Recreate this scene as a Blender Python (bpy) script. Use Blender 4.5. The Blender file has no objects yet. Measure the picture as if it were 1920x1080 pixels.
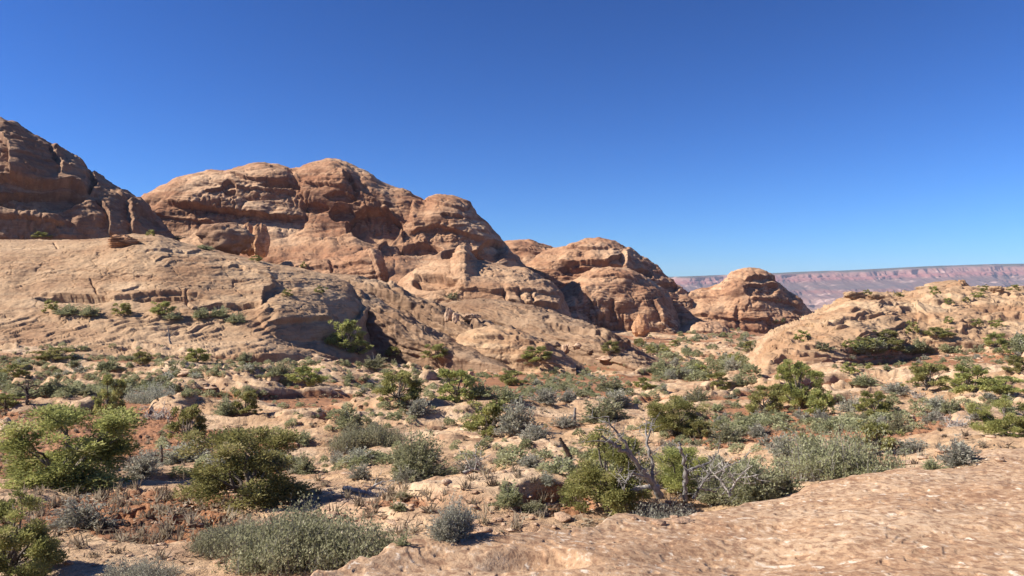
import bpy, math, random
import numpy as np
from mathutils import Vector, Matrix
from mathutils.bvhtree import BVHTree

R = math.radians
scene = bpy.context.scene
COL = scene.collection
rng = np.random.default_rng(11)
random.seed(5)

# ------------------------------------------------------------------ camera, sky, sun, exposure
F = 1397.0                      # focal length in photo pixels (1920 wide)
cam_data = bpy.data.cameras.new('camera')
cam_data.sensor_width = 36.0
cam_data.lens = 36.0 * F / 1920.0
cam_data.clip_start = 0.1
cam_data.clip_end = 40000.0
cam = bpy.data.objects.new('camera', cam_data)
COL.objects.link(cam)
cam.location = (0, 0, 0)
cam.rotation_euler = (R(90), 0, 0)
scene.camera = cam

SUN_EL = 36.0
SUN_DIR = Vector((-0.985, -0.11, 0)).normalized() * math.cos(R(SUN_EL)) + Vector((0, 0, math.sin(R(SUN_EL))))
world = bpy.data.worlds.new('World')
scene.world = world
world.use_nodes = True
wn = world.node_tree
sky = wn.nodes.new('ShaderNodeTexSky')
sky.sky_type = 'NISHITA'
sky.sun_disc = False
sky.sun_elevation = R(SUN_EL)
sky.sun_rotation = math.atan2(SUN_DIR.x, SUN_DIR.y)
sky.altitude = 1500
sky.air_density = 1.0
sky.dust_density = 0.15
sky.ozone_density = 3.0
hsv = wn.nodes.new('ShaderNodeHueSaturation')
hsv.inputs['Hue'].default_value = 0.5
hsv.inputs['Saturation'].default_value = 1.0
wn.links.new(sky.outputs[0], hsv.inputs['Color'])
tint = wn.nodes.new('ShaderNodeMix')
tint.data_type = 'RGBA'
tint.blend_type = 'MULTIPLY'
tint.inputs[0].default_value = 1.0
tint.inputs[7].default_value = (0.40, 0.725, 1.17, 1)
gam = wn.nodes.new('ShaderNodeGamma')
gam.inputs['Gamma'].default_value = 1.35
wn.links.new(hsv.outputs[0], gam.inputs['Color'])
wn.links.new(gam.outputs[0], tint.inputs[6])
wn.links.new(tint.outputs[2], wn.nodes['Background'].inputs['Color'])
wn.nodes['Background'].inputs['Strength'].default_value = 0.0360

sun_data = bpy.data.lights.new('sun', 'SUN')
sun_data.energy = 5.0
sun_data.angle = R(0.53)
sun_data.color = (1.0, 0.955, 0.88)
sun = bpy.data.objects.new('sun', sun_data)
COL.objects.link(sun)
sun.location = (-60, 10, 50)
sun.rotation_euler = SUN_DIR.to_track_quat('Z', 'Y').to_euler()

scene.view_settings.view_transform = 'Standard'
scene.view_settings.look = 'None'
scene.view_settings.exposure = 0.84
scene.view_settings.gamma = 1
scene.view_settings.use_curve_mapping = False
scene.render.engine = 'CYCLES'
scene.cycles.max_bounces = 5
scene.cycles.diffuse_bounces = 3
scene.cycles.glossy_bounces = 1
scene.cycles.transmission_bounces = 2
scene.cycles.volume_bounces = 0
scene.cycles.use_denoising = True

# ------------------------------------------------------------------ numeric helpers
_prm = np.random.default_rng(3).permutation(512).astype(np.int32)
_prm = np.concatenate([_prm, _prm])
_ang = np.random.default_rng(4).normal(size=(512, 3)).astype(np.float32)
_ang /= np.linalg.norm(_ang, axis=1)[:, None]


def pn(x, y, z=0.0, seed=0):
    x = np.asarray(x, np.float32) + seed * 17.31
    y = np.asarray(y, np.float32) + seed * 7.77
    z = np.broadcast_to(np.asarray(z, np.float32) + seed * 3.13, np.broadcast(x, y).shape)
    xi, yi, zi = np.floor(x), np.floor(y), np.floor(z)
    fx, fy, fz = x - xi, y - yi, z - zi
    xi, yi, zi = (xi.astype(np.int32) & 511), (yi.astype(np.int32) & 511), (zi.astype(np.int32) & 511)
    w = lambda t: t * t * t * (t * (t * 6 - 15) + 10)
    wx, wy, wz = w(fx), w(fy), w(fz)
    out = 0
    for dx in (0, 1):
        px = _prm[(xi + dx) & 511]
        cx = wx if dx else 1 - wx
        for dy in (0, 1):
            pxy = _prm[(px + yi + dy) & 511]
            cy = wy if dy else 1 - wy
            for dz in (0, 1):
                g = _ang[_prm[(pxy + zi + dz) & 511]]
                cz = wz if dz else 1 - wz
                out = out + cx * cy * cz * (g[..., 0] * (fx - dx) + g[..., 1] * (fy - dy) + g[..., 2] * (fz - dz))
    return out * 1.5


def fbm(x, y, z=0.0, o=4, seed=0, gain=0.5):
    s, a, f = 0, 1.0, 1.0
    for i in range(o):
        s = s + a * pn(np.asarray(x) * f, np.asarray(y) * f, np.asarray(z) * f, seed + i * 5)
        a *= gain
        f *= 2.03
    return s


def sstep(t, a=0.0, b=1.0):
    t = np.clip((t - a) / (b - a), 0, 1)
    return t * t * (3 - 2 * t)


def poly(us, pts):
    p = np.array(sorted(pts), float)
    return np.interp(us, p[:, 0], p[:, 1])


def smooth_poly(us, pts, k=7):
    d = us[1] - us[0] if len(us) > 1 else 1
    n = 40
    ext = np.concatenate([us[0] + d * np.arange(-n, 0), us, us[-1] + d * np.arange(1, n + 1)])
    y = poly(ext, pts)
    kk = np.hanning(k + 2)[1:-1]
    kk /= kk.sum()
    return np.convolve(y, kk, 'same')[n:-n]


def seg_feature(U, V, pts, wrap=True):
    """signed distance (px) to a polyline (+ on its left as drawn on screen, v down), and the position along it 0..1"""
    pts = np.array(pts, float)
    best = np.full(U.shape, 1e9)
    sgn = np.zeros(U.shape)
    along = np.zeros(U.shape)
    lens = np.linalg.norm(np.diff(pts, axis=0), axis=1)
    tot = lens.sum()
    acc = 0
    for (a, b, L) in zip(pts[:-1], pts[1:], lens):
        d = (b - a) / L
        ru, rv = U - a[0], V - a[1]
        t = np.clip(ru * d[0] + rv * d[1], 0, L)
        du, dv = ru - t * d[0], rv - t * d[1]
        dist = np.hypot(du, dv)
        m = dist < best
        best[m] = dist[m]
        sgn[m] = np.sign(ru * d[1] - rv * d[0])[m]
        along[m] = ((acc + t) / tot)[m]
        acc += L
    return best * sgn, along


# ------------------------------------------------------------------ mesh helpers
def make_mesh(name, verts, faces, mat=None, smooth=True, attrs=None):
    """faces: (n,3) or (n,4) int array"""
    me = bpy.data.meshes.new(name)
    verts = np.asarray(verts, np.float32)
    faces = np.asarray(faces, np.int32)
    k = faces.shape[1]
    me.vertices.add(len(verts))
    me.vertices.foreach_set('co', verts.ravel())
    me.loops.add(faces.size)
    me.loops.foreach_set('vertex_index', faces.ravel())
    me.polygons.add(len(faces))
    me.polygons.foreach_set('loop_start', np.arange(0, faces.size, k, dtype=np.int32))
    me.polygons.foreach_set('loop_total', np.full(len(faces), k, np.int32))
    me.polygons.foreach_set('use_smooth', np.full(len(faces), smooth, bool))
    me.update(calc_edges=True)
    for an, (dom, arr) in (attrs or {}).items():
        at = me.attributes.new(an, 'FLOAT', dom)
        at.data.foreach_set('value', np.asarray(arr, np.float32).ravel())
    if mat:
        me.materials.append(mat)
    return me


def link(name, me, parent=None, label=None, cat=None, group=None, kind=None):
    o = bpy.data.objects.new(name, me)
    COL.objects.link(o)
    if parent:
        o.parent = parent
    tag(o, label, cat, group, kind)
    return o


def tag(o, label=None, cat=None, group=None, kind=None):
    if label: o['label'] = label
    if cat: o['category'] = cat
    if group: o['group'] = group
    if kind: o['kind'] = kind


def grid_faces(nr, nc):
    i = np.arange(nr * nc).reshape(nr, nc)
    return np.stack([i[:-1, :-1], i[:-1, 1:], i[1:, 1:], i[1:, :-1]], -1).reshape(-1, 4)


# ------------------------------------------------------------------ materials
def new_mat(name, rough=0.95):
    m = bpy.data.materials.new(name)
    m.use_nodes = True
    b = m.node_tree.nodes['Principled BSDF']
    b.inputs['Roughness'].default_value = rough
    b.inputs['Specular IOR Level'].default_value = 0.15
    return m, m.node_tree, b


class NT:
    """tiny node-graph writer"""
    def __init__(s, nt):
        s.t = nt
        s.pos = s.n('ShaderNodeNewGeometry').outputs['Position']

    def n(s, typ, **kw):
        nd = s.t.nodes.new(typ)
        for k, v in kw.items():
            setattr(nd, k, v)
        return nd

    def l(s, a, b):
        s.t.links.new(a, b)

    def mapping(s, scale, rot=(0, 0, 0)):
        m = s.n('ShaderNodeMapping')
        m.inputs['Scale'].default_value = scale
        m.inputs['Rotation'].default_value = rot
        s.l(s.pos, m.inputs['Vector'])
        return m.outputs[0]

    def noise(s, scale, detail=4, rough=0.55, vec=None, dist=0.0):
        k = s.n('ShaderNodeTexNoise')
        k.inputs['Scale'].default_value = scale
        k.inputs['Detail'].default_value = detail
        k.inputs['Roughness'].default_value = rough
        k.inputs['Distortion'].default_value = dist
        s.l(vec if vec is not None else s.pos, k.inputs['Vector'])
        return k.outputs['Fac']

    def ramp(s, fac, stops, interp='LINEAR'):
        r = s.n('ShaderNodeValToRGB')
        r.color_ramp.interpolation = interp
        el = r.color_ramp.elements
        while len(el) < len(stops):
            el.new(0.5)
        for e, (p, c) in zip(el, stops):
            e.position = p
            e.color = (c, c, c, 1) if isinstance(c, (int, float)) else (*c, 1)
        s.l(fac, r.inputs['Fac'])
        return r.outputs['Color']

    def mix(s, fac, a, b, mode='MIX'):
        m = s.n('ShaderNodeMix', data_type='RGBA', blend_type=mode)
        for sock, v in ((m.inputs[0], fac), (m.inputs[6], a), (m.inputs[7], b)):
            if isinstance(v, (int, float)):
                sock.default_value = v
            elif isinstance(v, tuple):
                sock.default_value = (*v, 1)
            else:
                s.l(v, sock)
        return m.outputs[2]

    def math(s, op, a, b=0.0):
        m = s.n('ShaderNodeMath', operation=op)
        for sock, v in ((m.inputs[0], a), (m.inputs[1], b)):
            if isinstance(v, (int, float)):
                sock.default_value = v
            else:
                s.l(v, sock)
        return m.outputs[0]

    def attr(s, name):
        a = s.n('ShaderNodeAttribute')
        a.attribute_name = name
        return a.outputs['Fac']

    def bump(s, height, strength, dist, bsdf):
        b = s.n('ShaderNodeBump')
        b.inputs['Strength'].default_value = strength
        b.inputs['Distance'].default_value = dist
        s.l(height, b.inputs['Height'])
        s.l(b.outputs[0], bsdf.inputs['Normal'])


def sandstone(name, pale, mid, red, varnish, px, var_amt=0.8, redface=0.45):
    """px = metres per photo pixel where this rock stands: sets the grain of the pattern"""
    m, t, b = new_mat(name)
    g = NT(t)
    big = g.noise(0.008 / px, 4, 0.6)
    c = g.ramp(big, [(0.33, red), (0.5, mid), (0.66, pale)])
    # bedding: thin layers, warped, tilted a little
    bed = g.noise(0.02 / px, 5, 0.65, g.mapping((0.12, 0.12, 4.0), (R(5), R(-6), 0)), 0.6)
    c = g.mix(g.ramp(bed, [(0.36, 0.75), (0.5, 0.0)]), c, red)
    c = g.mix(g.ramp(bed, [(0.54, 0.0), (0.72, 0.65)]), c, pale)
    # desert varnish: vertical streaks on steep rock
    geo = g.n('ShaderNodeNewGeometry')
    sep = g.n('ShaderNodeSeparateXYZ')
    g.l(geo.outputs['Normal'], sep.inputs[0])
    steep = g.ramp(sep.outputs['Z'], [(0.3, 1.0), (0.72, 0.0)])
    stk = g.noise(0.045 / px, 5, 0.6, g.mapping((1.0, 1.0, 0.16)), 0.3)
    patch = g.noise(0.012 / px, 3, 0.6)
    st = g.math('MULTIPLY', g.ramp(stk, [(0.40, 0.0), (0.58, 1.0)]), g.ramp(patch, [(0.38, 0.25), (0.56, 1.0)]))
    c = g.mix(g.math('MULTIPLY', g.math('MULTIPLY', st, steep), var_amt), c, varnish)
    c = g.mix(g.math('MULTIPLY', g.ramp(sep.outputs['Z'], [(0.15, 1.0), (0.6, 0.0)]), redface), c, tuple(0.5 * a + 0.5 * d_ for a, d_ in zip(red, varnish)))
    # lichen and grime specks on all rock
    sp = g.noise(0.16 / px, 6, 0.7)
    c = g.mix(g.ramp(sp, [(0.52, 0.0), (0.70, 0.42)]), c, varnish)
    c = g.mix(g.ramp(sp, [(0.30, 0.4), (0.44, 0.0)]), c, pale)
    g.l(c, b.inputs['Base Color'])
    h1 = g.noise(0.05 / px, 8, 0.62)
    h2 = g.noise(0.04 / px, 6, 0.65, g.mapping((0.35, 0.35, 2.2), (R(5), R(-6), 0)), 0.5)
    g.bump(g.math('ADD', h1, h2), 0.6, 7.0 * px, b)
    return m


PALE = (0.60, 0.395, 0.24)
MID = (0.45, 0.265, 0.15)
RED = (0.36, 0.175, 0.09)
VARN = (0.13, 0.075, 0.05)
# ------------------------------------------------------------------ the ground: one sheet to the horizon
TU = [-300, 200, 560, 760, 960, 1300, 1600, 1900, 2400]
TY = [2, 5, 7.5, 10, 14, 19, 28, 38, 60, 85, 120, 180, 260, 360, 600, 1500, 4000, 9500]
TZ = np.array([
    [-2.6, -2.8, -2.95, -3.3, -3.9, -5.0, -6.0, -6.4, -6.4, -6.4, -5.0, -4.0, -3.0, -2, -10, -55, -115, -240],
    [-2.6, -2.8, -2.95, -3.3, -3.9, -5.0, -6.0, -6.4, -6.4, -6.4, -5.5, -5.0, -5.0, -4, -10, -55, -115, -240],
    [-2.7, -2.8, -2.95, -3.3, -3.95, -4.8, -5.9, -6.6, -7.2, -7.8, -9.0, -10, -10, -9, -15, -55, -115, -240],
    [-2.8, -2.9, -2.95, -3.2, -3.8, -4.5, -5.5, -6.5, -8.2, -9.8, -11.6, -13, -14, -15, -20, -55, -115, -240],
    [-2.8, -2.9, -2.95, -3.2, -3.8, -4.5, -5.5, -6.5, -8.4, -10.2, -12.0, -14.3, -16.5, -17, -22, -57, -115, -240],
    [-2.9, -3.2, -3.3, -3.55, -4.05, -4.6, -5.45, -6.5, -8.6, -10.6, -13.0, -16.2, -18.2, -18.5, -30, -60, -115, -240],
    [-2.8, -2.8, -2.9, -3.1, -3.5, -4.2, -5.3, -6.3, -7.7, -8.8, -11.0, -15, -20, -25, -40, -65, -115, -240],
    [-2.8, -2.8, -2.9, -3.0, -3.2, -4.0, -4.9, -5.7, -7.0, -7.8, -9.0, -12, -18, -25, -40, -65, -115, -240],
    [-2.8, -2.8, -2.9, -3.0, -3.2, -4.0, -4.9, -5.7, -7.0, -7.8, -9.0, -12, -18, -25, -40, -65, -115, -240]])


def base_z(u, Y):
    lu = np.clip(u, TU[0], TU[-1])
    ly = np.log(np.clip(Y, TY[0], TY[-1]))
    lty = np.log(TY)
    iu = np.clip(np.searchsorted(TU, lu) - 1, 0, len(TU) - 2)
    iy = np.clip(np.searchsorted(lty, ly) - 1, 0, len(TY) - 2)
    tu = np.array(TU, float)
    fu = sstep((lu - tu[iu]) / (tu[iu + 1] - tu[iu]))
    fy = (ly - lty[iy]) / (lty[iy + 1] - lty[iy])
    return (TZ[iu, iy] * (1 - fu) + TZ[iu + 1, iy] * fu) * (1 - fy) + (TZ[iu, iy + 1] * (1 - fu) + TZ[iu + 1, iy + 1] * fu) * fy


# sand (negative) and bare slickrock (positive) where the photograph has them: u, v, ru, rv, amount
SOIL = [(330, 1000, 260, 65, -1.2), (760, 950, 190, 60, -1.1), (1080, 985, 130, 35, -1.3), (1720, 676, 240, 20, -1.4), (240, 770, 60, 35, -0.6),
        (560, 745, 90, 14, -.5), (980, 930, 120, 50, -.5), (1380, 800, 60, 60, -.5), (600, 690, 160, 18, -.4), (1120, 690, 170, 22, -.8),
        (680, 855, 130, 35, 1.2), (960, 828, 150, 26, 1.3), (270, 905, 120, 28, 1.3), (1150, 790, 140, 18, 1.1), (1240, 855, 120, 30, .9), (420, 800, 90, 22, .5),
        (760, 775, 130, 20, .9), (560, 800, 60, 20, .6), (1300, 745, 80, 18, .8), (1370, 715, 60, 14, .8), (1650, 790, 100, 20, .7), (1880, 825, 80, 25, 1.2),
        (100, 715, 130, 20, .8), (1330, 665, 100, 14, .6), (420, 660, 160, 8, .5), (1750, 745, 100, 12, .5), (330, 800, 60, 20, .4), (1560, 868, 60, 20, .3)]
PITS = [(480, 965, 130, 40, .2), (1120, 1000, 110, 30, .25)]


def ground_z(x, y):
    r = np.hypot(x, y)
    th = np.arctan2(x, y)
    thc = np.clip(th, -R(60), R(60))
    Y = r * np.cos(thc)
    u = 960 + F * np.tan(thc)
    z = base_z(u, Y)
    v = 540 - z * F / np.maximum(Y, 1)
    # rock / soil pattern
    wx = x + 3 * fbm(x / 14, y / 14, 0, 3, 40)
    wy = y + 3 * fbm(x / 14, y / 14, 0, 3, 41)
    m = 1.5 * fbm(wx / 26, wy / 15, 0, 4, 1) + 0.9 * fbm(wx / 7, wy / 4, 0, 3, 2) * sstep(Y, 200, 20) + 0.05
    for (cu, cv, ru, rv, a) in SOIL:
        m = m + a * np.exp(-((u - cu) / ru) ** 2 - ((v - cv) / rv) ** 2)
    rock = sstep(m, -0.12, 0.16)
    near = sstep(Y, 5.5, 12)
    far = np.clip(Y / 60, 1, 12)
    z = z + near * (0.30 * fbm(x / 22, y / 22, 0, 3, 7) * np.clip(far, 1, 3) + 0.10 * fbm(x / 4.5, y / 4.5, 0, 3, 8))
    # slickrock sheets rise above the soil and break off in ledges
    q = 4.5 * fbm(wx / 30, wy / 17, 0, 3, 11) + 0.35 * fbm(x / 3, y / 2.2, 0, 3, 12)
    fr = q - np.floor(q)
    led = np.floor(q) + sstep(fr, 0.80, 1.0) + 0.15 * fr
    z = z + rock * near * (0.17 * (led + 0.5) * np.clip(Y / 45, 0.6, 2.0) + 0.10)
    q2 = 5.0 * fbm(wx / 9, wy / 5, 0, 3, 14) + 0.5 * fbm(x / 1.6, y / 1.2, 0, 2, 15)
    fr2 = q2 - np.floor(q2)
    z = z + rock * near * 0.075 * np.clip(Y / 30, 0.5, 2.2) * (np.floor(q2) + 0.5 + sstep(fr2, 0.80, 1.0))
    # thin plates tipped up towards the viewer on the mid flats
    pmask = rock * sstep(Y, 18, 40) * sstep(Y, 300, 160)
    for (dx_, dy_, lam, amp, sd_) in ((.35, 1.0, 4.2, .34, 16), (-.25, 1.0, 2.0, .17, 17), (.6, .8, 9.0, .5, 18)):
        qn = (dx_ * x + dy_ * y) / lam + 1.6 * fbm(x / 11, y / 7, 0, 3, sd_) + .25 * pn(x / 1.3, y / 1.3, 0, sd_ + 3)
        ff = qn - np.floor(qn)
        saw = np.where(ff < .10, ff / .10, 1 - (ff - .10) / .90)
        z = z + pmask * amp * (saw - .4) * sstep(fbm(x / 16, y / 10, 0, 3, sd_ + 30), -.25, .3)
    # broken little ledges close by
    q3 = 6.0 * fbm(wx / 4.2, wy / 2.4, 0, 3, 27) + .5 * fbm(x * 1.2, y * 1.5, 0, 2, 28)
    f3 = q3 - np.floor(q3)
    z = z + rock * near * sstep(Y, 50, 25) * .035 * (np.floor(q3) + sstep(f3, .84, 1.0))
    # loose crust and clods on soil, pits on rock
    fine = sstep(Y, 60, 25)
    cx_, cy_ = x + .12 * pn(x * 3, y * 3, 0, 29), y + .12 * pn(x * 3, y * 3, 0, 30)
    clod = sstep(np.abs(fbm(cx_ * 3.0, cy_ * 3.4, 0, 3, 20)), .02, .38)
    rubm = .35 + .65 * sstep(fbm(x / 2.5, y / 2.5, 0, 3, 22), -.2, .25)
    z = z + (1 - rock) * fine * (rubm * (0.13 * clod + 0.05 * np.abs(pn(x * 8, y * 9, 0, 21))) + .06 * fbm(x / .9, y / .9, 0, 2, 23))
    z = z + rock * fine * (0.03 * fbm(x * 3.0, y * 3.0, 0, 3, 24))
    return z, rock


th_f = np.linspace(-R(41), R(41), 980)
th_b = np.linspace(R(41), R(319), 140)[1:-1]
TH = np.concatenate([th_f, th_b])
rs = [2.0]
while rs[-1] < 9300:
    r0 = rs[-1]
    rs.append(r0 * (1.0085 if r0 < 6.5 else 1.0033 if r0 < 32 else 1.0042 if r0 < 80 else 1.0065 if r0 < 380 else 1.03))
RS = np.array(rs)
RR, TT = np.meshgrid(RS, np.append(TH, TH[0]), indexing='ij')
gx, gy = RR * np.sin(TT), RR * np.cos(TT)
gz, grock = ground_z(gx.ravel(), gy.ravel())
gv = np.stack([gx.ravel(), gy.ravel(), gz], 1)

ROCKG = grock.reshape(len(RS), -1)


def rock_at(x, y):
    i = min(np.searchsorted(RS, math.hypot(x, y)), len(RS) - 1)
    j = min(np.searchsorted(th_f, math.atan2(x, y)), len(th_f) - 1)
    return float(ROCKG[i, j])


mat_ground, t, b = new_mat('desert_ground')
g = NT(t)
rk = g.attr('rock')
edge = g.noise(1.1, 7, 0.68)
rk2 = g.math('ADD', rk, g.math('MULTIPLY', g.math('SUBTRACT', edge, 0.5), 0.9))
rkm = g.ramp(rk2, [(0.40, 0.0), (0.58, 1.0)])
n1 = g.noise(0.30, 6, 0.6)
n2 = g.noise(5.0, 6, 0.7)
rockc = g.ramp(n1, [(0.3, (0.38, 0.22, 0.115)), (0.48, (0.50, 0.325, 0.185)), (0.63, (0.62, 0.44, 0.275))])
bed = g.noise(1.0, 4, 0.6, g.mapping((0.25, 0.9, 5.0)), 0.4)
rockc = g.mix(g.ramp(bed, [(0.34, 0.6), (0.46, 0.0)]), rockc, (0.36, 0.19, 0.11))
rockc = g.mix(g.ramp(n2, [(0.52, 0.0), (0.68, 0.75)]), rockc, (0.21, 0.125, 0.08))
rockc = g.mix(g.ramp(g.noise(1.3, 6, 0.7), [(0.52, 0.0), (0.66, 0.6)]), rockc, (0.29, 0.17, 0.105))
rockc = g.mix(g.ramp(n2, [(0.27, 0.5), (0.42, 0.0)]), rockc, (0.66, 0.49, 0.36))
soilc = g.ramp(g.noise(0.16, 5, 0.6), [(0.3, (0.29, 0.13, 0.06)), (0.5, (0.38, 0.18, 0.088)), (0.72, (0.47, 0.245, 0.13))])
soilc = g.mix(g.ramp(g.noise(0.9, 6, 0.72), [(0.45, 0.0), (0.64, 0.75)]), soilc, (0.20, 0.105, 0.065))
soilc = g.mix(g.ramp(g.noise(9, 4, 0.7), [(0.56, 0.0), (0.7, 0.5)]), soilc, (0.15, 0.09, 0.06))
g.l(g.mix(rkm, soilc, rockc), b.inputs['Base Color'])
hb = g.math('ADD', g.noise(3.0, 8, 0.68), g.math('MULTIPLY', g.noise(1.4, 5, 0.6, g.mapping((0.5, 1.0, 4.0))), 0.8))
g.bump(g.math('ADD', hb, g.math('MULTIPLY', g.noise(14.0, 5, 0.7), 0.35)), 0.7, 0.16, b)
ground_me = make_mesh('ground', gv, grid_faces(len(RS), len(TH) + 1), mat_ground, True, {'rock': ('POINT', grock)})
ground = link('ground', ground_me, label='dry valley floor of red soil and broken pale slickrock sheets', cat='ground', kind='structure')

# ------------------------------------------------------------------ the slickrock the photographer stands on
EDGE = [(-400, 2.2), (200, 2.8), (480, 3.7), (560, 4.1), (640, 4.6), (720, 5.0), (850, 5.4), (960, 5.6), (1100, 6.2), (1180, 6.9), (1290, 7.1), (1340, 7.3), (1400, 7.9), (1460, 8.3), (1520, 8.9),
        (1600, 9.6), (1700, 10.6), (1800, 11.4), (1850, 12.8), (1920, 13.2), (2100, 14.5), (2600, 15)]
EDGEV = [(-400, 1300), (200, 1180), (480, 1100), (560, 1080), (640, 1055), (720, 1030), (850, 1006), (960, 999), (1100, 984), (1180, 966), (1290, 966), (1340, 962), (1400, 950), (1460, 936), (1520, 912),
         (1600, 890), (1700, 871), (1800, 860), (1850, 846), (1920, 840), (2100, 820), (2600, 800)]


def slab_z(u, Y, x, y):
    Ye = np.interp(u, *np.array(EDGE, float).T)
    ve = np.interp(u, *np.array(EDGEV, float).T)
    rag = 0.22 * fbm(u / 60, u * 0 + .3, 0, 4, 60) * Ye / 6
    Ye2 = Ye + rag
    ze = (540 - ve) / F * Ye
    k = (-ze - 1.55) / Ye ** 2
    z = -1.55 - k * Y ** 2
    over = np.clip(Y - Ye2, 0, None)
    rim = sstep(Y, 1, 3)
    z = z + rim * (0.035 * fbm(x / 1.6, y / 1.6, 0, 3, 61) + 0.008 * fbm(x * 2, y * 4, 0, 3, 62))
    lam = 4.5 * fbm(x / 1.1, y / 0.8, 0, 3, 63) + 0.4 * pn(x * 4, y * 5, 0, 64)
    fr = lam - np.floor(lam)
    z = z + rim * 0.010 * (np.floor(lam) + sstep(fr, 0.75, 1.0))
    z = z - rim * 0.010 * sstep(pn(x * 9, y * 9, 0, 66), 0.40, 0.52) + rim * .004 * fbm(x * 5, y * 4, 0, 3, 67)
    for (cu, cv, w, d) in ((1010, 1035, 0.22, 0.10), (860, 1060, .3, .06), (1400, 1010, .5, .05)):
        cy = 1.75 * F / (cv - 540)
        cx = (cu - 960) / F * cy
        z = z - d * np.exp(-(((x - cx) / (w * 1.5)) ** 2 + ((y - cy) / w) ** 2) ** 2)
    return z - 1.1 * over ** 1.6, over


us = np.concatenate([np.linspace(-500, 480, 60)[:-1], np.linspace(480, 2000, 900), np.linspace(2000, 2700, 60)[1:]])
ys = np.concatenate([np.linspace(-3, 2.2, 24)[:-1], np.exp(np.linspace(math.log(2.2), math.log(18), 560))])
U, Y = np.meshgrid(us, ys)
Yx = np.maximum(Y, 2.2)
X = (U - 960) / F * Yx
Z, over = slab_z(U.ravel(), Yx.ravel(), X.ravel(), Y.ravel())
mat_slab, t, b = new_mat('slickrock')
g = NT(t)
n1 = g.noise(0.9, 6, 0.62)
c = g.ramp(n1, [(0.3, (0.36, 0.205, 0.112)), (0.5, (0.45, 0.285, 0.165)), (0.7, (0.52, 0.36, 0.225))])
sp = g.noise(1.0, 5, 0.66, g.mapping((15.0, 10.0, 9.0), (0, 0, R(8))), 0.1)
c = g.mix(g.ramp(sp, [(0.51, 0.0), (0.56, 0.6), (0.66, 0.9)]), c, (0.22, 0.12, 0.07))
c = g.mix(g.ramp(sp, [(0.36, 0.95), (0.44, 0.0)]), c, (0.58, 0.425, 0.29))
wh = g.noise(1.0, 5, 0.62, g.mapping((7.0, 4.0, 4.0), (0, 0, R(18))), 0.4)
c = g.mix(g.ramp(wh, [(0.62, 0.0), (0.66, 0.85)]), c, (0.70, 0.58, 0.44))
fi = g.noise(38, 4, 0.7)
c = g.mix(g.ramp(fi, [(0.55, 0.0), (0.72, 0.45)]), c, (0.25, 0.13, 0.08))
g.l(c, b.inputs['Base Color'])
li = g.noise(1.0, 5, 0.65, g.mapping((1.3, 1.3, 1.3)))
c = g.mix(g.ramp(li, [(0.62, 0.0), (0.70, 0.55)]), c, (0.22, 0.155, 0.115))
g.l(c, b.inputs['Base Color'])
g.bump(g.math('ADD', g.math('MULTIPLY', sp, -1.0), g.math('MULTIPLY', fi, 0.3)), 0.7, 0.02, b)
slab_me = make_mesh('slickrock', np.stack([X.ravel(), Y.ravel(), Z], 1), grid_faces(len(ys), len(us)), mat_slab, True)
slickrock = link('slickrock_ground', slab_me, label='pitted orange tan slickrock shelf with white flecks along the bottom edge', cat='rock shelf', kind='structure')


# ------------------------------------------------------------------ rock domes, fins and hills
SOLID = [ground, slickrock]


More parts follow.
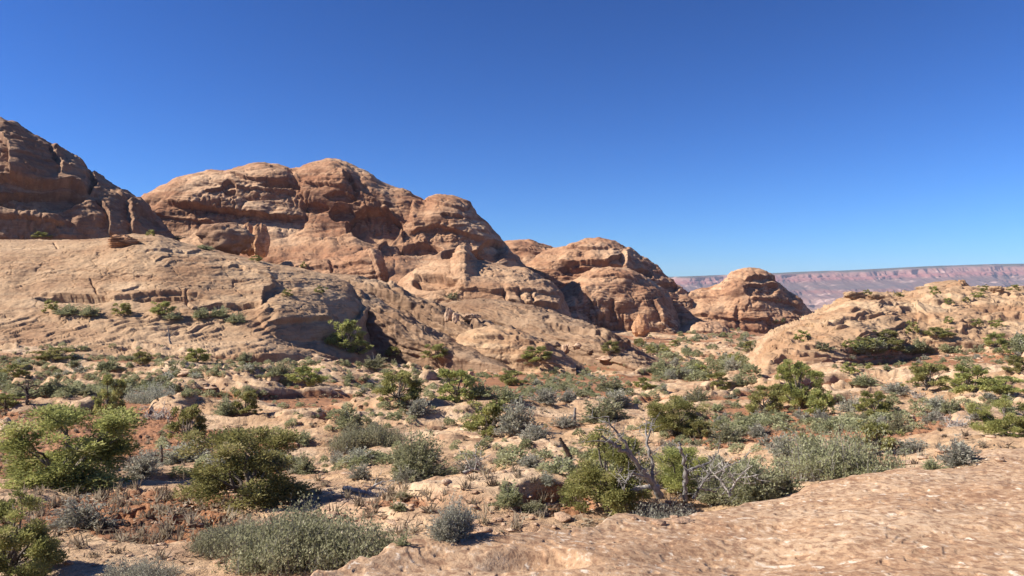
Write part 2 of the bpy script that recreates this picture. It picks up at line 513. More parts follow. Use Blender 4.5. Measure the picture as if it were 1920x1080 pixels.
def massif(name, label, cat, ridge, Yr, base, Yb, mat, feats=(), back=60.0, pw=(1.0, 1.0), lump=1.0, led=1.0, flut=0.0, rough=1.0, du=1.5, nf=240, nb=50, seed=1,
           kind='structure', group=None, sm=7, bedtilt=0.0, bedh=14.0, prof=None):
    ridge = sorted(ridge)
    u0, u1 = ridge[0][0], ridge[-1][0]
    us = np.arange(u0, u1 + du, du)
    vr = smooth_poly(us, ridge, sm)
    vb = np.maximum(smooth_poly(us, base, 25), vr + 0.5)
    yr = smooth_poly(us, Yr, 41) if not np.isscalar(Yr) else np.full(len(us), float(Yr))
    yb = smooth_poly(us, Yb, 41) if not np.isscalar(Yb) else np.full(len(us), float(Yb))
    zr, zb = (540 - vr) / F * yr, (540 - vb) / F * yb
    # front rows: equal steps as seen on the picture; then over the top and down behind
    s = np.linspace(0, 1, nf) ** 0.85
    ph = s * math.pi / 2
    gy = (1 - np.cos(ph)) ** pw[0]
    hz = np.sin(ph) ** pw[1]
    if prof:
        pa = np.array(prof, float)
        pl = np.concatenate([[0], np.cumsum(np.hypot(np.diff(pa[:, 0]) * 0.5, np.diff(pa[:, 1])))])
        sp_ = s * pl[-1]
        kk = np.hanning(27)[1:-1]
        kk /= kk.sum()
        sm_ = lambda a: np.convolve(np.concatenate([2 * a[0] - a[12:0:-1], a, 2 * a[-1] - a[-2:-14:-1]]), kk, 'valid')
        gy, hz = sm_(np.interp(sp_, pl, pa[:, 0])), sm_(np.interp(sp_, pl, pa[:, 1]))
    ns = 14
    sk = np.linspace(1, 0, ns + 1)[:-1]
    Yf = yb[None] + (yr - yb)[None] * gy[:, None]
    Zf = zb[None] + (zr - zb)[None] * hz[:, None]
    pb = np.linspace(0, math.pi / 2, nb + 1)[1:]
    Yk = yr[None] + back * np.sin(pb)[:, None]
    zk = np.minimum(zb, zr) - 4
    Zk = zk[None] + (zr - zk)[None] * (np.cos(pb)[:, None])
    Ys = yb[None] - (0.02 * yb)[None] * sk[:, None]
    Zs = zb[None] - (0.07 * yb)[None] * sk[:, None]
    Yg = np.concatenate([Ys, Yf, Yk])
    Zg = np.concatenate([Zs, Zf, Zk])
    Ug = np.broadcast_to(us[None], Yg.shape)
    Xg = (Ug - 960) / F * Yg
    P = np.stack([Xg, Yg, Zg], -1)
    N = np.cross(np.gradient(P, axis=1), np.gradient(P, axis=0))
    N /= np.linalg.norm(N, axis=-1)[..., None] + 1e-9
    if N[nf // 2, N.shape[1] // 2, 1] > 0:
        N = -N
    px = float(np.mean(yr)) / F
    x, y, z = (Xg / px).ravel(), (Yg / px).ravel(), (Zg / px).ravel()      # pixel-sized units of this rock
    row = np.repeat(np.concatenate([np.zeros(ns), s, np.ones(nb)]), len(us))
    isb = np.repeat(np.concatenate([np.zeros(nf + ns), np.ones(nb)]), len(us))
    sil = 1 - 0.65 * np.exp(-((row - 1) / 0.10) ** 2) * (1 - isb)
    hgt = np.broadcast_to((vb - vr)[None], Yg.shape).ravel()
    endf = sstep(hgt, 2, 45)
    steep = 1 - np.abs(N[..., 2].ravel())
    bil = np.abs(fbm(x / 70, y / 70, z / 48, 2, seed + 40)) - .25
    bil2 = np.abs(fbm(x / 24, y / 24, z / 15, 3, seed + 41)) - .25
    d = lump * (9.0 * bil + 1.9 * bil2) * sil
    d = d + lump * (5.5 * fbm(x / 95, y / 95, z / 80, 3, seed) + 1.4 * fbm(x / 28, y / 28, z / 22, 3, seed + 3)) * sil
    # bedding ledges
    zb_ = z + bedtilt * x + 7 * fbm(x / 90, y / 90, z / 90, 3, seed + 6)
    q = zb_ / bedh + 0.5 * fbm(x / 40, y / 40, z / 20, 3, seed + 7)
    fr = q - np.floor(q)
    saw = np.where(fr < 0.14, sstep(fr, 0, 0.14), 1 - sstep(fr, 0.14, 1.0) * 0.9)
    mk = sstep(fbm(x / 70, y / 70, z / 35, 3, seed + 8), -0.15, 0.45)
    d = d + led * 2.6 * saw * mk * (0.35 + 0.65 * sil)
    q3 = zb_ / (bedh * 0.31) + 0.6 * fbm(x / 22, y / 22, z / 9, 2, seed + 17)
    f3 = q3 - np.floor(q3)
    d = d + led * 0.8 * sstep(np.abs(f3 - 0.5), 0.1, 0.5) * sstep(fbm(x / 45, y / 45, z / 20, 2, seed + 18), -0.1, 0.4)
    # flutes down steep faces, joints
    fl = np.abs(fbm(x / 17, y / 17, z / 130, 3, seed + 10))
    d = d - flut * 4.0 * (1 - sstep(fl, 0.0, 0.35)) * sstep(steep, 0.2, 0.6) * sstep(fbm(x / 60, y / 60, z / 60, 2, seed + 11), -0.2, 0.3)
    cr = np.abs(fbm((x + 0.4 * z) / 60, y / 60, z / 45, 4, seed + 12))
    d = d - rough * 2.4 * (1 - sstep(cr, 0.0, 0.035))
    cr2 = np.abs(fbm((x - 0.6 * z) / 26, y / 26, z / 18, 3, seed + 13))
    d = d - rough * 1.1 * (1 - sstep(cr2, 0.0, 0.05)) * mk
    d = d + rough * 0.9 * fbm(x / 8, y / 8, z / 5.5, 3, seed + 14)
    d = d * (0.25 + 0.75 * endf)
    front = 1 - isb
    Uq = Ug.ravel() + 2.0 * fbm(x / 14, y / 14, z / 14, 2, seed + 15)
    Vq = 540 - (Zg / Yg).ravel() * F + 2.0 * fbm(x / 14, y / 14, z / 14, 2, seed + 16)
    for f in feats:
        if f[0] == 'bump':
            _, cu, cv, ru, rv, a = f
            e = ((Uq - cu) / ru) ** 2 + ((Vq - cv) / rv) ** 2
            d = d + front * a * np.clip(1 - e, 0, 1) ** 0.6 if a > 0 else d + front * a * 1.7 * sstep(1.1 - e, 0, np.where(Vq < cv, .16, .5))
        elif f[0] == 'step':       # raised on the left of the drawn line (above it when drawn left to right)
            _, pts, a, L = f
            sd, al = seg_feature(Uq, Vq, pts)
            tap = sstep(al, 0.0, 0.12) * sstep(1 - al, 0.0, 0.12)
            d = d + front * a * tap * sstep(sd, -0.5, 1.5) * np.exp(-np.clip(sd, 0, None) / L) - front * 0.45 * a * tap * (1 - sstep(sd, -0.5, 1.5)) * np.exp(np.clip(sd, None, 0) / (0.45 * L))
        elif f[0] == 'layers':     # thin slanting beds inside a box
            _, a0, a1, b0, b1, tilt, hh, a = f
            ql = (Vq + tilt * Uq) / hh + .8 * fbm(Uq / 110, Vq / 40, 0, 3, seed + 30)
            fl_ = ql - np.floor(ql)
            box = sstep(Uq, a0, a0 + 30) * sstep(Uq, a1, a1 - 30) * sstep(Vq, b0, b0 + 12) * sstep(Vq, b1 + 1, b1 - 4)
            d = d + front * a * box * (np.where(fl_ < .86, fl_ / .86, (1 - fl_) / .14) - .5) * sstep(fbm(Uq / 110, Vq / 30, 0, 2, seed + 31), -.3, .2)
        elif f[0] == 'crack':
            _, pts, a, w = f
            sd, al = seg_feature(Uq, Vq, pts)
            tap = sstep(al, 0.0, 0.1) * sstep(1 - al, 0.0, 0.1)
            d = d - front * a * tap * np.exp(-(sd / w) ** 2)
    # mostly push along the surface, ledges overhang
    P = P + (d.reshape(Yg.shape) * px)[..., None] * N
    me = make_mesh(name, P.reshape(-1, 3), grid_faces(*Yg.shape)[:, ::-1], mat, True)
    o = link(name, me, label=label, cat=cat, kind=kind, group=group)
    SOLID.append(o)
    return o


M_far = sandstone('far_sandstone', (0.57, 0.37, 0.22), (0.40, 0.222, 0.122), (0.29, 0.132, 0.068), (0.11, 0.062, 0.042), 0.24, 0.95, 0.65)
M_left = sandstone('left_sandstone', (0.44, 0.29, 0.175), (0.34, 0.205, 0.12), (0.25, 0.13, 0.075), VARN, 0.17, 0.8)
M_slope = sandstone('slope_sandstone', (0.52, 0.35, 0.205), (0.43, 0.275, 0.155), (0.33, 0.185, 0.098), (0.17, 0.10, 0.06), 0.07, 0.5, 0.25)
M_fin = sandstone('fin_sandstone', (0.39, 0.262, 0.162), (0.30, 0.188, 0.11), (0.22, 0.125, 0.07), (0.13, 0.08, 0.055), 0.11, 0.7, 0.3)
M_knob = sandstone('knob_sandstone', (0.53, 0.35, 0.205), (0.44, 0.265, 0.15), (0.34, 0.18, 0.095), VARN, 0.14, 0.7)
M_hill = sandstone('hill_sandstone', (0.52, 0.36, 0.215), (0.43, 0.275, 0.155), (0.33, 0.185, 0.098), (0.2, 0.12, 0.08), 0.075, 0.5, 0.15)

massif('rock_dome', 'long domed sandstone massif with several humps in the middle', 'rock dome',
       [(225, 400), (262, 372), (300, 351), (330, 342), (390, 329), (465, 322), (478, 317), (492, 315), (520, 317), (540, 324), (547, 323), (580, 313), (620, 303), (650, 307), (685, 320), (710, 336), (740, 351),
        (770, 362), (796, 378), (820, 370), (850, 374), (870, 385), (890, 402), (920, 430), (945, 455), (965, 478), (985, 500), (1005, 530), (1015, 560)],
       [(225, 325), (550, 345), (1015, 330)], [(225, 560), (1015, 590)], [(225, 235), (1015, 240)], M_far,
       [('step', [(300, 375), (335, 388), (400, 395), (470, 404), (540, 413), (575, 405)], 12, 45), ('bump', 495, 345, 70, 36, 9), ('bump', 612, 345, 62, 46, 9), ('bump', 838, 398, 52, 36, 5), ('bump', 400, 360, 90, 34, 7), ('bump', 560, 470, 120, 40, 6), ('step', [(420, 336), (470, 346), (520, 350), (560, 353)], 5, 18),
        ('crack', [(545, 322), (558, 345), (570, 375), (574, 420)], 3.5, 2.5), ('bump', 640, 372, 30, 9, -7), ('bump', 590, 390, 26, 8, -6), ('bump', 470, 372, 80, 10, -4), ('step', [(640, 318), (652, 350), (700, 372), (738, 398), (752, 425), (757, 460)], -9, 26),
        ('bump', 702, 425, 52, 36, -15), ('bump', 640, 400, 24, 14, -9), ('bump', 925, 470, 26, 20, -9), ('bump', 432, 362, 14, 12, -6), ('bump', 530, 356, 40, 6, -7), ('bump', 790, 470, 40, 10, -8), ('step', [(600, 455), (650, 444), (700, 450), (760, 468)], -9, 30), ('step', [(570, 350), (610, 352), (650, 358)], 5, 20),
        ('bump', 848, 411, 20, 6, -4), ('bump', 872, 482, 44, 16, -11), ('bump', 735, 470, 24, 12, -5), ('step', [(765, 440), (790, 432), (820, 425), (875, 440), (915, 452)], 8, 26), ('step', [(795, 378), (840, 392), (880, 398)], 5, 16),
        ('step', [(775, 372), (770, 400), (775, 430)], 5, 20), 
        ('step', [(510, 500), (600, 508), (660, 503)], 6, 18), ('bump', 680, 500, 60, 34, 6), ('bump', 790, 450, 14, 18, 7),
        ('crack', [(655, 325), (660, 345), (672, 372)], 7, 4), ('step', [(260, 400), (330, 410), (400, 415)], 4, 20)],
       back=120, prof=[(0, 0), (0.42, 0.40), (0.50, 0.50), (0.555, 0.70), (0.62, 0.84), (0.78, 0.95), (1, 1)], flut=0.9, seed=21, led=0.85, rough=0.8, lump=.85, bedtilt=0.08)

massif('rock_dome', 'steep shaded sandstone dome rising out of the left edge', 'rock dome',
       [(-420, 222), (-200, 208), (-80, 224), (0, 238), (25, 244), (60, 267), (100, 292), (130, 310), (170, 335), (200, 346), (235, 366), (265, 390), (290, 415), (318, 437), (350, 470)],
       [(-420, 240), (350, 232)], [(-420, 520), (350, 520)], [(-420, 165), (350, 190)], M_left,
       [('step', [(-80, 330), (20, 338), (80, 346), (130, 352), (175, 372)], 13, 60), ('step', [(-10, 245), (18, 290), (20, 340)], 9, 30), ('step', [(88, 280), (108, 310), (110, 335)], 8, 26),
        ('step', [(165, 330), (182, 347), (168, 372)], 9, 24), ('bump', 70, 375, 90, 22, -9), ('bump', 165, 405, 34, 34, 8), ('step', [(185, 378), (203, 410), (204, 445)], 9, 30), ('step', [(235, 380), (243, 415), (246, 445)], 9, 30),
        ('step', [(-80, 382), (60, 396), (130, 416), (140, 430)], -8, 26), ('step', [(-60, 405), (60, 412), (130, 425)], 7, 20), ('step', [(0, 262), (60, 278), (100, 292)], 4, 14), ('step', [(20, 300), (60, 302), (100, 312)], 3, 14),
        ('step', [(120, 318), (150, 332), (172, 340)], 4, 14), ('step', [(200, 358), (250, 395), (300, 430)], 5, 20)],
       back=90, pw=(1.0, 0.95), lump=1.1, flut=0.8, seed=33, led=1.0, rough=0.8)

massif('rock_dome', 'pale domed crag peeping up behind the long massif', 'rock dome',
       [(900, 490), (945, 455), (965, 450), (1000, 452), (1030, 461), (1060, 480), (1090, 505)], 470, [(900, 560), (1090, 560)], 420, M_far, [('step', [(940, 470), (1000, 474), (1050, 480)], 4, 12)], back=80, seed=45, nf=100)
massif('rock_dome', 'brown humped dome right of the long massif with a jagged tail', 'rock dome',
       [(985, 500), (1008, 479), (1030, 470), (1060, 463), (1090, 455), (1120, 450), (1150, 454), (1165, 462), (1180, 471), (1210, 488), (1240, 510), (1265, 530), (1285, 547), (1300, 570)],
       400, [(985, 590), (1300, 590)], 360, M_far,
       [('step', [(1040, 490), (1075, 500), (1120, 500), (1165, 480), (1175, 500)], 8, 22), ('bump', 1110, 505, 60, 14, -8), ('step', [(1060, 465), (1100, 470), (1150, 466)], 4, 12), ('step', [(1165, 470), (1172, 490), (1165, 510)], 7, 18),
        ('bump', 1200, 515, 26, 12, -7), ('bump', 1245, 540, 30, 10, -7)],
       back=90, pw=(1.0, 0.85), seed=52, flut=0.6, nf=160)
massif('rock_dome', 'fluted tan dome with dark stained front under the brown humped dome', 'rock dome',
       [(1035, 575), (1050, 546), (1090, 517), (1130, 503), (1170, 505), (1210, 520), (1240, 545), (1258, 575), (1275, 610), (1290, 640)],
       335, [(1035, 640), (1290, 640)], 305, M_far,
       [('step', [(1095, 540), (1110, 570), (1122, 600)], 7, 20), ('step', [(1060, 545), (1080, 560), (1085, 600)], -5, 18), ('crack', [(1150, 560), (1148, 590), (1146, 610)], 8, 4), ('step', [(1225, 560), (1235, 580), (1242, 605)], 8, 16),
        ('step', [(1100, 525), (1150, 520), (1200, 530)], 4, 14)],
       back=60, pw=(1.0, 0.7), seed=61, flut=1.1, nf=170)
massif('rock_dome', 'pyramid shaped sandstone dome standing alone before the far mesa', 'rock dome',
       [(1225, 605), (1245, 565), (1280, 551), (1330, 546), (1355, 531), (1375, 511), (1390, 504), (1405, 502), (1425, 504), (1445, 517), (1465, 536), (1490, 561), (1510, 580), (1530, 600), (1545, 625), (1560, 655)],
       395, [(1225, 650), (1400, 655), (1560, 665)], 350, M_far,
       [('step', [(1395, 530), (1415, 525), (1440, 522), (1450, 530)], 7, 14), ('step', [(1290, 560), (1330, 558), (1350, 560)], 5, 14), ('bump', 1425, 545, 30, 12, -5), ('step', [(1400, 560), (1470, 565), (1500, 585)], 5, 16),
        ('bump', 1350, 615, 50, 22, 7), ('step', [(1290, 590), (1350, 600), (1440, 600), (1500, 610)], 6, 20), ('crack', [(1445, 590), (1446, 620), (1444, 640)], 9, 4), ('crack', [(1385, 575), (1382, 600), (1386, 620)], 7, 4)],
       back=110, pw=(1.0, 0.9), seed=71, flut=1.0, nf=200, lump=1.1)
massif('rock_mound', 'low rounded pink rock mound at the foot of the pyramid dome', 'rock mound',
       [(1255, 640), (1275, 618), (1300, 608), (1330, 603), (1360, 612), (1385, 640), (1395, 655)], 320, [(1255, 655), (1395, 665)], 300, M_far, [('step', [(1280, 625), (1320, 622), (1360, 630)], 4, 10)], back=30, seed=77, nf=70, nb=20)

massif('rock_dome', 'smooth tan knob dome with a little spire on top', 'rock dome',
       [(735, 545), (752, 522), (780, 506), (820, 491), (846, 486), (854, 478), (858, 468), (862, 462), (872, 462), (877, 470), (884, 480), (895, 489), (940, 499), (990, 510), (1030, 531), (1050, 552), (1062, 578), (1075, 605)],
       [(735, 205), (1075, 195)], [(735, 600), (1075, 625)], [(735, 172), (1075, 165)], M_knob,
       [('bump', 812, 532, 38, 12, -10), ('step', [(770, 522), (805, 532), (850, 530), (862, 522)], 6, 18), ('step', [(850, 541), (920, 551), (1000, 548), (1050, 557)], 5, 18), ('crack', [(942, 545), (948, 560), (952, 572)], 6, 2.5),
        ('crack', [(970, 545), (978, 560), (985, 574)], 7, 3), ('crack', [(992, 545), (998, 560), (1000, 572)], 6, 2.5), ('step', [(940, 566), (990, 572), (1055, 578)], 9, 24), ('step', [(840, 478), (868, 482), (890, 486)], 2, 6), ('step', [(850, 492), (900, 495), (905, 492)], 2, 6)],
       back=45, pw=(1.0, 0.9), seed=83, nf=170, lump=0.7, sm=3)

massif('sandstone_fin', 'shadowed sandstone wall under the knob dome falling away to the right', 'rock fin',
       [(800, 575), (850, 566), (905, 562), (950, 566), (1000, 574), (1040, 591), (1090, 606), (1140, 626), (1180, 651), (1220, 674), (1280, 706), (1310, 726)],
       [(800, 172), (1280, 120)], [(800, 640), (1000, 655), (1280, 712), (1310, 722)], [(800, 150), (1280, 105)], M_fin,
       [('step', [(1020, 608), (1080, 618), (1140, 640), (1190, 660)], 8, 26), ('step', [(930, 580), (934, 600), (928, 622)], 6, 16), ('step', [(1120, 630), (1160, 645), (1190, 655)], 5, 14), ('layers', 820, 1260, 570, 700, -.42, 15, 4.5), ('step', [(860, 590), (940, 610), (1020, 640)], 6, 20)], back=30, pw=(1.0, 0.75), seed=91, nf=140, lump=.7, led=1.2)
massif('sandstone_fin', 'middle slanting sandstone fin with a shrubby gully above it', 'rock fin',
       [(560, 530), (600, 513), (650, 516), (700, 529), (740, 541), (790, 566), (850, 591), (910, 607), (960, 622), (1000, 640), (1040, 660), (1070, 677), (1100, 696)],
       [(560, 150), (1070, 112)], [(560, 630), (850, 650), (1070, 680), (1100, 690)], [(560, 128), (1070, 102)], M_fin,
       [('step', [(700, 545), (770, 580), (840, 612), (900, 640)], 8, 24), ('step', [(640, 525), (720, 555), (800, 600), (860, 640)], 7, 18), ('step', [(850, 600), (900, 620), (960, 640), (1010, 655)], 6, 16), ('layers', 600, 1060, 510, 680, -.5, 16, 5), ('crack', [(760, 575), (800, 590), (850, 620)], 6, 2.5), ('step', [(760, 560), (820, 590), (870, 604)], 4, 12), ('step', [(880, 615), (930, 625), (985, 640)], 4, 14)], back=22, pw=(1.0, 0.8), seed=95, nf=140, led=1.1, lump=.9, rough=1.0, bedtilt=.35)
massif('sandstone_fin', 'nearest slanting sandstone fin running down to the valley floor', 'rock fin',
       [(600, 640), (640, 570), (672, 545), (700, 556), (730, 576), (760, 592), (820, 624), (880, 652), (930, 674), (950, 685), (980, 702)],
       [(600, 120), (950, 96)], [(600, 665), (800, 672), (950, 688), (980, 696)], [(600, 104), (950, 90)], M_fin,
       [('step', [(690, 575), (740, 600), (800, 635), (850, 655)], 6, 18), ('step', [(680, 610), (740, 615), (745, 640)], 4, 14), ('layers', 660, 930, 550, 680, -.5, 14, 5), ('step', [(655, 575), (700, 590), (735, 625), (760, 660)], 6, 20)], back=16, pw=(1.0, 0.8), seed=99, nf=120, led=1.0, lump=.9, rough=1.0, bedtilt=.4)

massif('rock_slope', 'broad pale sandstone slope across the left with a shrubby crack along it', 'rock slope',
       [(-420, 462), (-100, 452), (0, 449), (100, 451), (190, 447), (250, 438), (300, 441), (340, 455), (400, 470), (480, 488), (560, 502), (610, 514), (650, 530), (678, 552), (690, 580), (700, 620), (705, 650)],
       [(-420, 118), (705, 112)], [(-420, 676), (0, 668), (300, 666), (500, 664), (705, 674)], [(-420, 66), (0, 66), (500, 70), (705, 93)], M_slope,
       [('step', [(50, 545), (75, 552), (110, 556), (160, 561), (205, 563), (260, 556), (320, 550), (360, 556), (420, 566)], 5, 26), ('bump', 140, 561, 72, 6, -8), ('bump', 310, 561, 60, 5, -6), ('bump', 430, 580, 70, 8, -5),
        ('bump', 585, 590, 104, 50, 12), ('step', [(660, 540), (682, 572), (668, 602), (640, 632), (625, 650)], 7, 30), ('step', [(505, 600), (490, 570), (497, 545), (520, 535)], 7, 26), ('step', [(500, 612), (560, 615), (620, 608)], 7, 22),
        ('step', [(270, 470), (315, 468), (350, 476), (380, 470)], 3, 10), ('step', [(425, 505), (440, 500), (465, 508), (520, 525)], 4, 14), ('crack', [(436, 545), (438, 528), (470, 525), (520, 524)], 3, 1.5),
        ('step', [(290, 495), (305, 484), (320, 482)], 3, 10), ('crack', [(100, 455), (106, 462), (108, 468)], 3, 1.6), ('crack', [(170, 523), (172, 535), (180, 545), (182, 555)], 4, 1.6), ('step', [(180, 545), (230, 552), (265, 535)], 3, 10), ('layers', -420, 520, 585, 690, .22, 11, 3.2), ('layers', -420, 420, 598, 690, .3, 5, 1.5), ('layers', 0, 640, 470, 545, -.2, 16, 1.6), ('crack', [(350, 545), (350, 570), (360, 580)], 4, 2)],
       back=40, prof=[(0, 0), (0.20, 0.09), (0.36, 0.30), (0.50, 0.49), (0.56, 0.63), (0.66, 0.79), (0.82, 0.93), (1, 1)], seed=103, nf=380, led=0.5, lump=0.45, flut=0.1, rough=0.75, bedtilt=-0.12, bedh=17)

massif('rock_bench', 'blocky reddish rock bench below the long massif with a sheer dark right side', 'rock bench',
       [(480, 510), (520, 497), (560, 492), (600, 489), (640, 484), (672, 478), (696, 468), (706, 474), (714, 498), (722, 520), (736, 545)], 222, [(480, 570), (736, 575)], 200, M_far,
       [('step', [(520, 505), (600, 503), (700, 492)], 5, 14), ('step', [(690, 470), (703, 500), (712, 540)], 6, 14), ('layers', 480, 730, 485, 560, .03, 9, 3), ('crack', [(620, 490), (625, 520), (622, 545)], 6, 3)], back=30, pw=(1.0, 0.7), seed=131, nf=110, nb=30, du=1.2)
massif('rock_bench', 'low rounded tan bench between the slanting fins and the valley floor', 'rock bench',
       [(840, 655), (862, 628), (890, 616), (930, 612), (980, 624), (1020, 640), (1050, 660), (1080, 684)], [(840, 108), (1080, 100)], [(840, 676), (1080, 692)], [(840, 99), (1080, 93)], M_slope,
       [('step', [(880, 640), (940, 632), (1000, 645), (1040, 662)], 6, 16), ('layers', 840, 1080, 612, 690, -.3, 11, 3)], back=14, pw=(1.0, 0.85), seed=135, nf=90, nb=30, lump=.8)

massif('rock_hill', 'bare orange tan rock hill dotted with bushes at right', 'rock hill',
       [(1400, 712), (1412, 700), (1422, 682), (1440, 642), (1480, 621), (1530, 591), (1570, 566), (1595, 553), (1640, 549), (1680, 553), (1720, 549), (1750, 541), (1800, 538), (1860, 540), (1920, 538), (2050, 530), (2250, 545), (2400, 600)],
       [(1400, 92), (1600, 135), (1920, 150), (2400, 150)], [(1400, 716), (1440, 716), (1540, 702), (1700, 664), (1920, 662), (2400, 668)], [(1400, 78), (1540, 82), (1700, 96), (2400, 96)], M_hill,
       [('step', [(1590, 556), (1620, 560), (1650, 564)], 4, 8), ('step', [(1545, 618), (1590, 600), (1640, 590)], 4, 14), ('step', [(1700, 566), (1718, 572), (1722, 600), (1712, 625)], 3, 24), ('step', [(1440, 658), (1460, 655), (1500, 660), (1540, 650)], 5, 10),
        ('step', [(1435, 672), (1500, 680), (1560, 672)], 4, 10), ('step', [(1600, 640), (1660, 625), (1720, 610)], 4, 12), ('step', [(1730, 575), (1800, 570), (1860, 580)], 4, 10), ('step', [(1700, 600), (1800, 605), (1900, 600)], 4, 10), ('step', [(1560, 660), (1660, 662), (1800, 650), (1900, 655)], 5, 10),
        ('step', [(1740, 630), (1820, 625), (1900, 632)], 4, 8), ('bump', 1690, 600, 50, 40, 5), ('layers', 1430, 2300, 632, 700, .05, 9, 5), ('layers', 1700, 2300, 545, 640, -.1, 12, 5)],
       back=60, pw=(0.75, 1.0), seed=111, nf=300, led=2.5, lump=0.6, rough=1.3, flut=0.1, bedh=11)

# far mesa
mx = np.concatenate([np.linspace(-3000, 800, 60)[:-1], np.linspace(800, 5600, 760), np.linspace(5600, 14000, 80)[1:]])
MY = 7000.0
rim = 1.0 * poly(960 + F * mx / MY, [(-200, 520), (1270, 519), (1400, 514), (1500, 510), (1650, 505), (1750, 499), (1850, 496), (1920, 495), (2200, 492), (3800, 490)])
PROF = [(0.0, 0.0), (0.03, 30), (0.05, 60), (0.07, 66), (0.16, 110), (0.18, 180), (0.26, 230), (0.29, 270), (0.46, 560), (0.50, 580), (0.60, 640), (0.63, 690), (0.80, 900), (0.84, 910), (0.9, 950), (1.0, 1500)]   # drop share, forward
fr_ = np.concatenate([np.linspace(0, 1, 150)])
fw = np.interp(fr_, *np.array(PROF).T)
zr_ = (540 - rim) / F * MY + 5 * fbm(mx / 420, mx * 0, 0, 4, 130)
zbm = -205.0
Zm = zr_[None] + (zbm - zr_[None]) * fr_[:, None]
Xm = np.broadcast_to(mx[None], Zm.shape)
wob = 260 * fbm(mx / 900, mx * 0, 0, 4, 120)
clf = np.abs(fbm(Xm / 210, Zm * 0 + 1.5, Zm / 700, 6, 121, .62))
Ym = MY + wob[None] - fw[:, None] * (1 + 0.5 * fbm(Xm / 500, Zm / 300, 0, 3, 122)) + 75 * (clf - 0.3) * sstep(fr_, 0.03, 0.12)[:, None] + 30 * fbm(Xm / 60, Zm / 40, 0, 3, 125) * sstep(fr_, 0.05, 0.2)[:, None]
top = np.stack([mx, np.full(len(mx), MY + 2200.0), zr_ + 2], -1)[None]
bot = np.stack([mx, np.full(len(mx), MY + 2200.0), np.full(len(mx), -260.0)], -1)[None]
Pm = np.concatenate([bot, top, np.stack([Xm, Ym, Zm], -1)])
mm, t, b = new_mat('mesa_rock')
g = NT(t)
ht = g.attr('drop')
warp = g.math('ADD', ht, g.math('MULTIPLY', g.math('SUBTRACT', g.noise(0.004, 4, 0.6), 0.5), 0.12))
c = g.ramp(warp, [(0.0, (0.07, 0.075, 0.055)), (0.03, (0.075, 0.075, 0.055)), (0.06, (0.27, 0.155, 0.12)), (0.20, (0.25, 0.10, 0.08)), (0.27, (0.15, 0.09, 0.07)), (0.44, (0.12, 0.085, 0.07)), (0.52, (0.20, 0.09, 0.065)), (0.60, (0.15, 0.09, 0.07)), (0.72, (0.23, 0.14, 0.105)), (1.0, (0.18, 0.12, 0.09))])
c = g.mix(g.ramp(g.noise(0.012, 5, 0.65, g.mapping((1, 1, 0.3))), [(0.5, 0.0), (0.66, 0.55)]), c, (0.20, 0.09, 0.065))
c = g.mix(g.ramp(g.noise(0.009, 4, 0.6, g.mapping((0.4, 1, 1.6))), [(0.56, 0.0), (0.66, 0.7)]), c, (0.52, 0.34, 0.26))
g.l(c, b.inputs['Base Color'])
drop = np.concatenate([np.zeros((2, len(mx))), np.broadcast_to(fr_[:, None], Zm.shape)])
mesa = link('mesa_hills', make_mesh('mesa_hills', Pm.reshape(-1, 3), grid_faces(*Pm.shape[:2])[:, ::-1], mm, True, {'drop': ('POINT', drop)}), label='long flat topped red mesa on the horizon at right', cat='mesa', kind='structure')
# ------------------------------------------------------------------ plants: how each kind is built
def leaf_mat(name, dark, light, dry):
    m, t, b = new_mat(name, 0.8)
    g = NT(t)
    oi = g.n('ShaderNodeObjectInfo').outputs['Random']
    c = g.ramp(g.attr('tint'), [(0.0, dark), (0.75, light), (1.0, dry)])
    h = g.n('ShaderNodeHueSaturation')
    g.l(c, h.inputs['Color'])
    g.l(g.math('ADD', g.math('MULTIPLY', oi, 0.03), 0.475), h.inputs['Hue'])
    g.l(g.math('ADD', g.math('MULTIPLY', oi, 0.35), 0.88), h.inputs['Value'])
    g.l(h.outputs[0], b.inputs['Base Color'])
    tr = g.n('ShaderNodeBsdfTranslucent')
    g.l(h.outputs[0], tr.inputs['Color'])
    mx_ = g.n('ShaderNodeMixShader')
    mx_.inputs[0].default_value = 0.42
    g.l(b.outputs[0], mx_.inputs[1])
    g.l(tr.outputs[0], mx_.inputs[2])
    g.l(mx_.outputs[0], t.nodes['Material Output'].inputs['Surface'])
    return m


def wood_mat(name, a, c_):
    m, t, b = new_mat(name)
    g = NT(t)
    n = g.noise(9.0, 5, 0.7, g.mapping((3, 3, 0.6)))
    g.l(g.ramp(n, [(0.35, a), (0.65, c_)]), b.inputs['Base Color'])
    g.bump(n, 0.6, 0.02, b)
    return m


L_JUN = leaf_mat('juniper_leaf', (0.16, 0.172, 0.055), (0.42, 0.415, 0.14), (0.50, 0.44, 0.22))
L_OLI = leaf_mat('olive_leaf', (0.20, 0.205, 0.10), (0.42, 0.415, 0.23), (0.42, 0.37, 0.23))
L_SAG = leaf_mat('sage_leaf', (0.23, 0.225, 0.16), (0.50, 0.48, 0.36), (0.60, 0.54, 0.43))
L_EPH = leaf_mat('stem_leaf', (0.20, 0.205, 0.105), (0.43, 0.42, 0.24), (0.60, 0.53, 0.37))
W_BARK = wood_mat('bark', (0.085, 0.065, 0.05), (0.23, 0.19, 0.155))
W_DEAD = wood_mat('bleached_wood', (0.27, 0.23, 0.19), (0.52, 0.47, 0.41))
W_GREY = wood_mat('grey_twig', (0.13, 0.115, 0.10), (0.31, 0.28, 0.25))
W_CHAR = wood_mat('dark_wood', (0.05, 0.038, 0.03), (0.15, 0.115, 0.09))


def unit(v):
    return v / (np.linalg.norm(v, axis=-1)[..., None] + 1e-9)


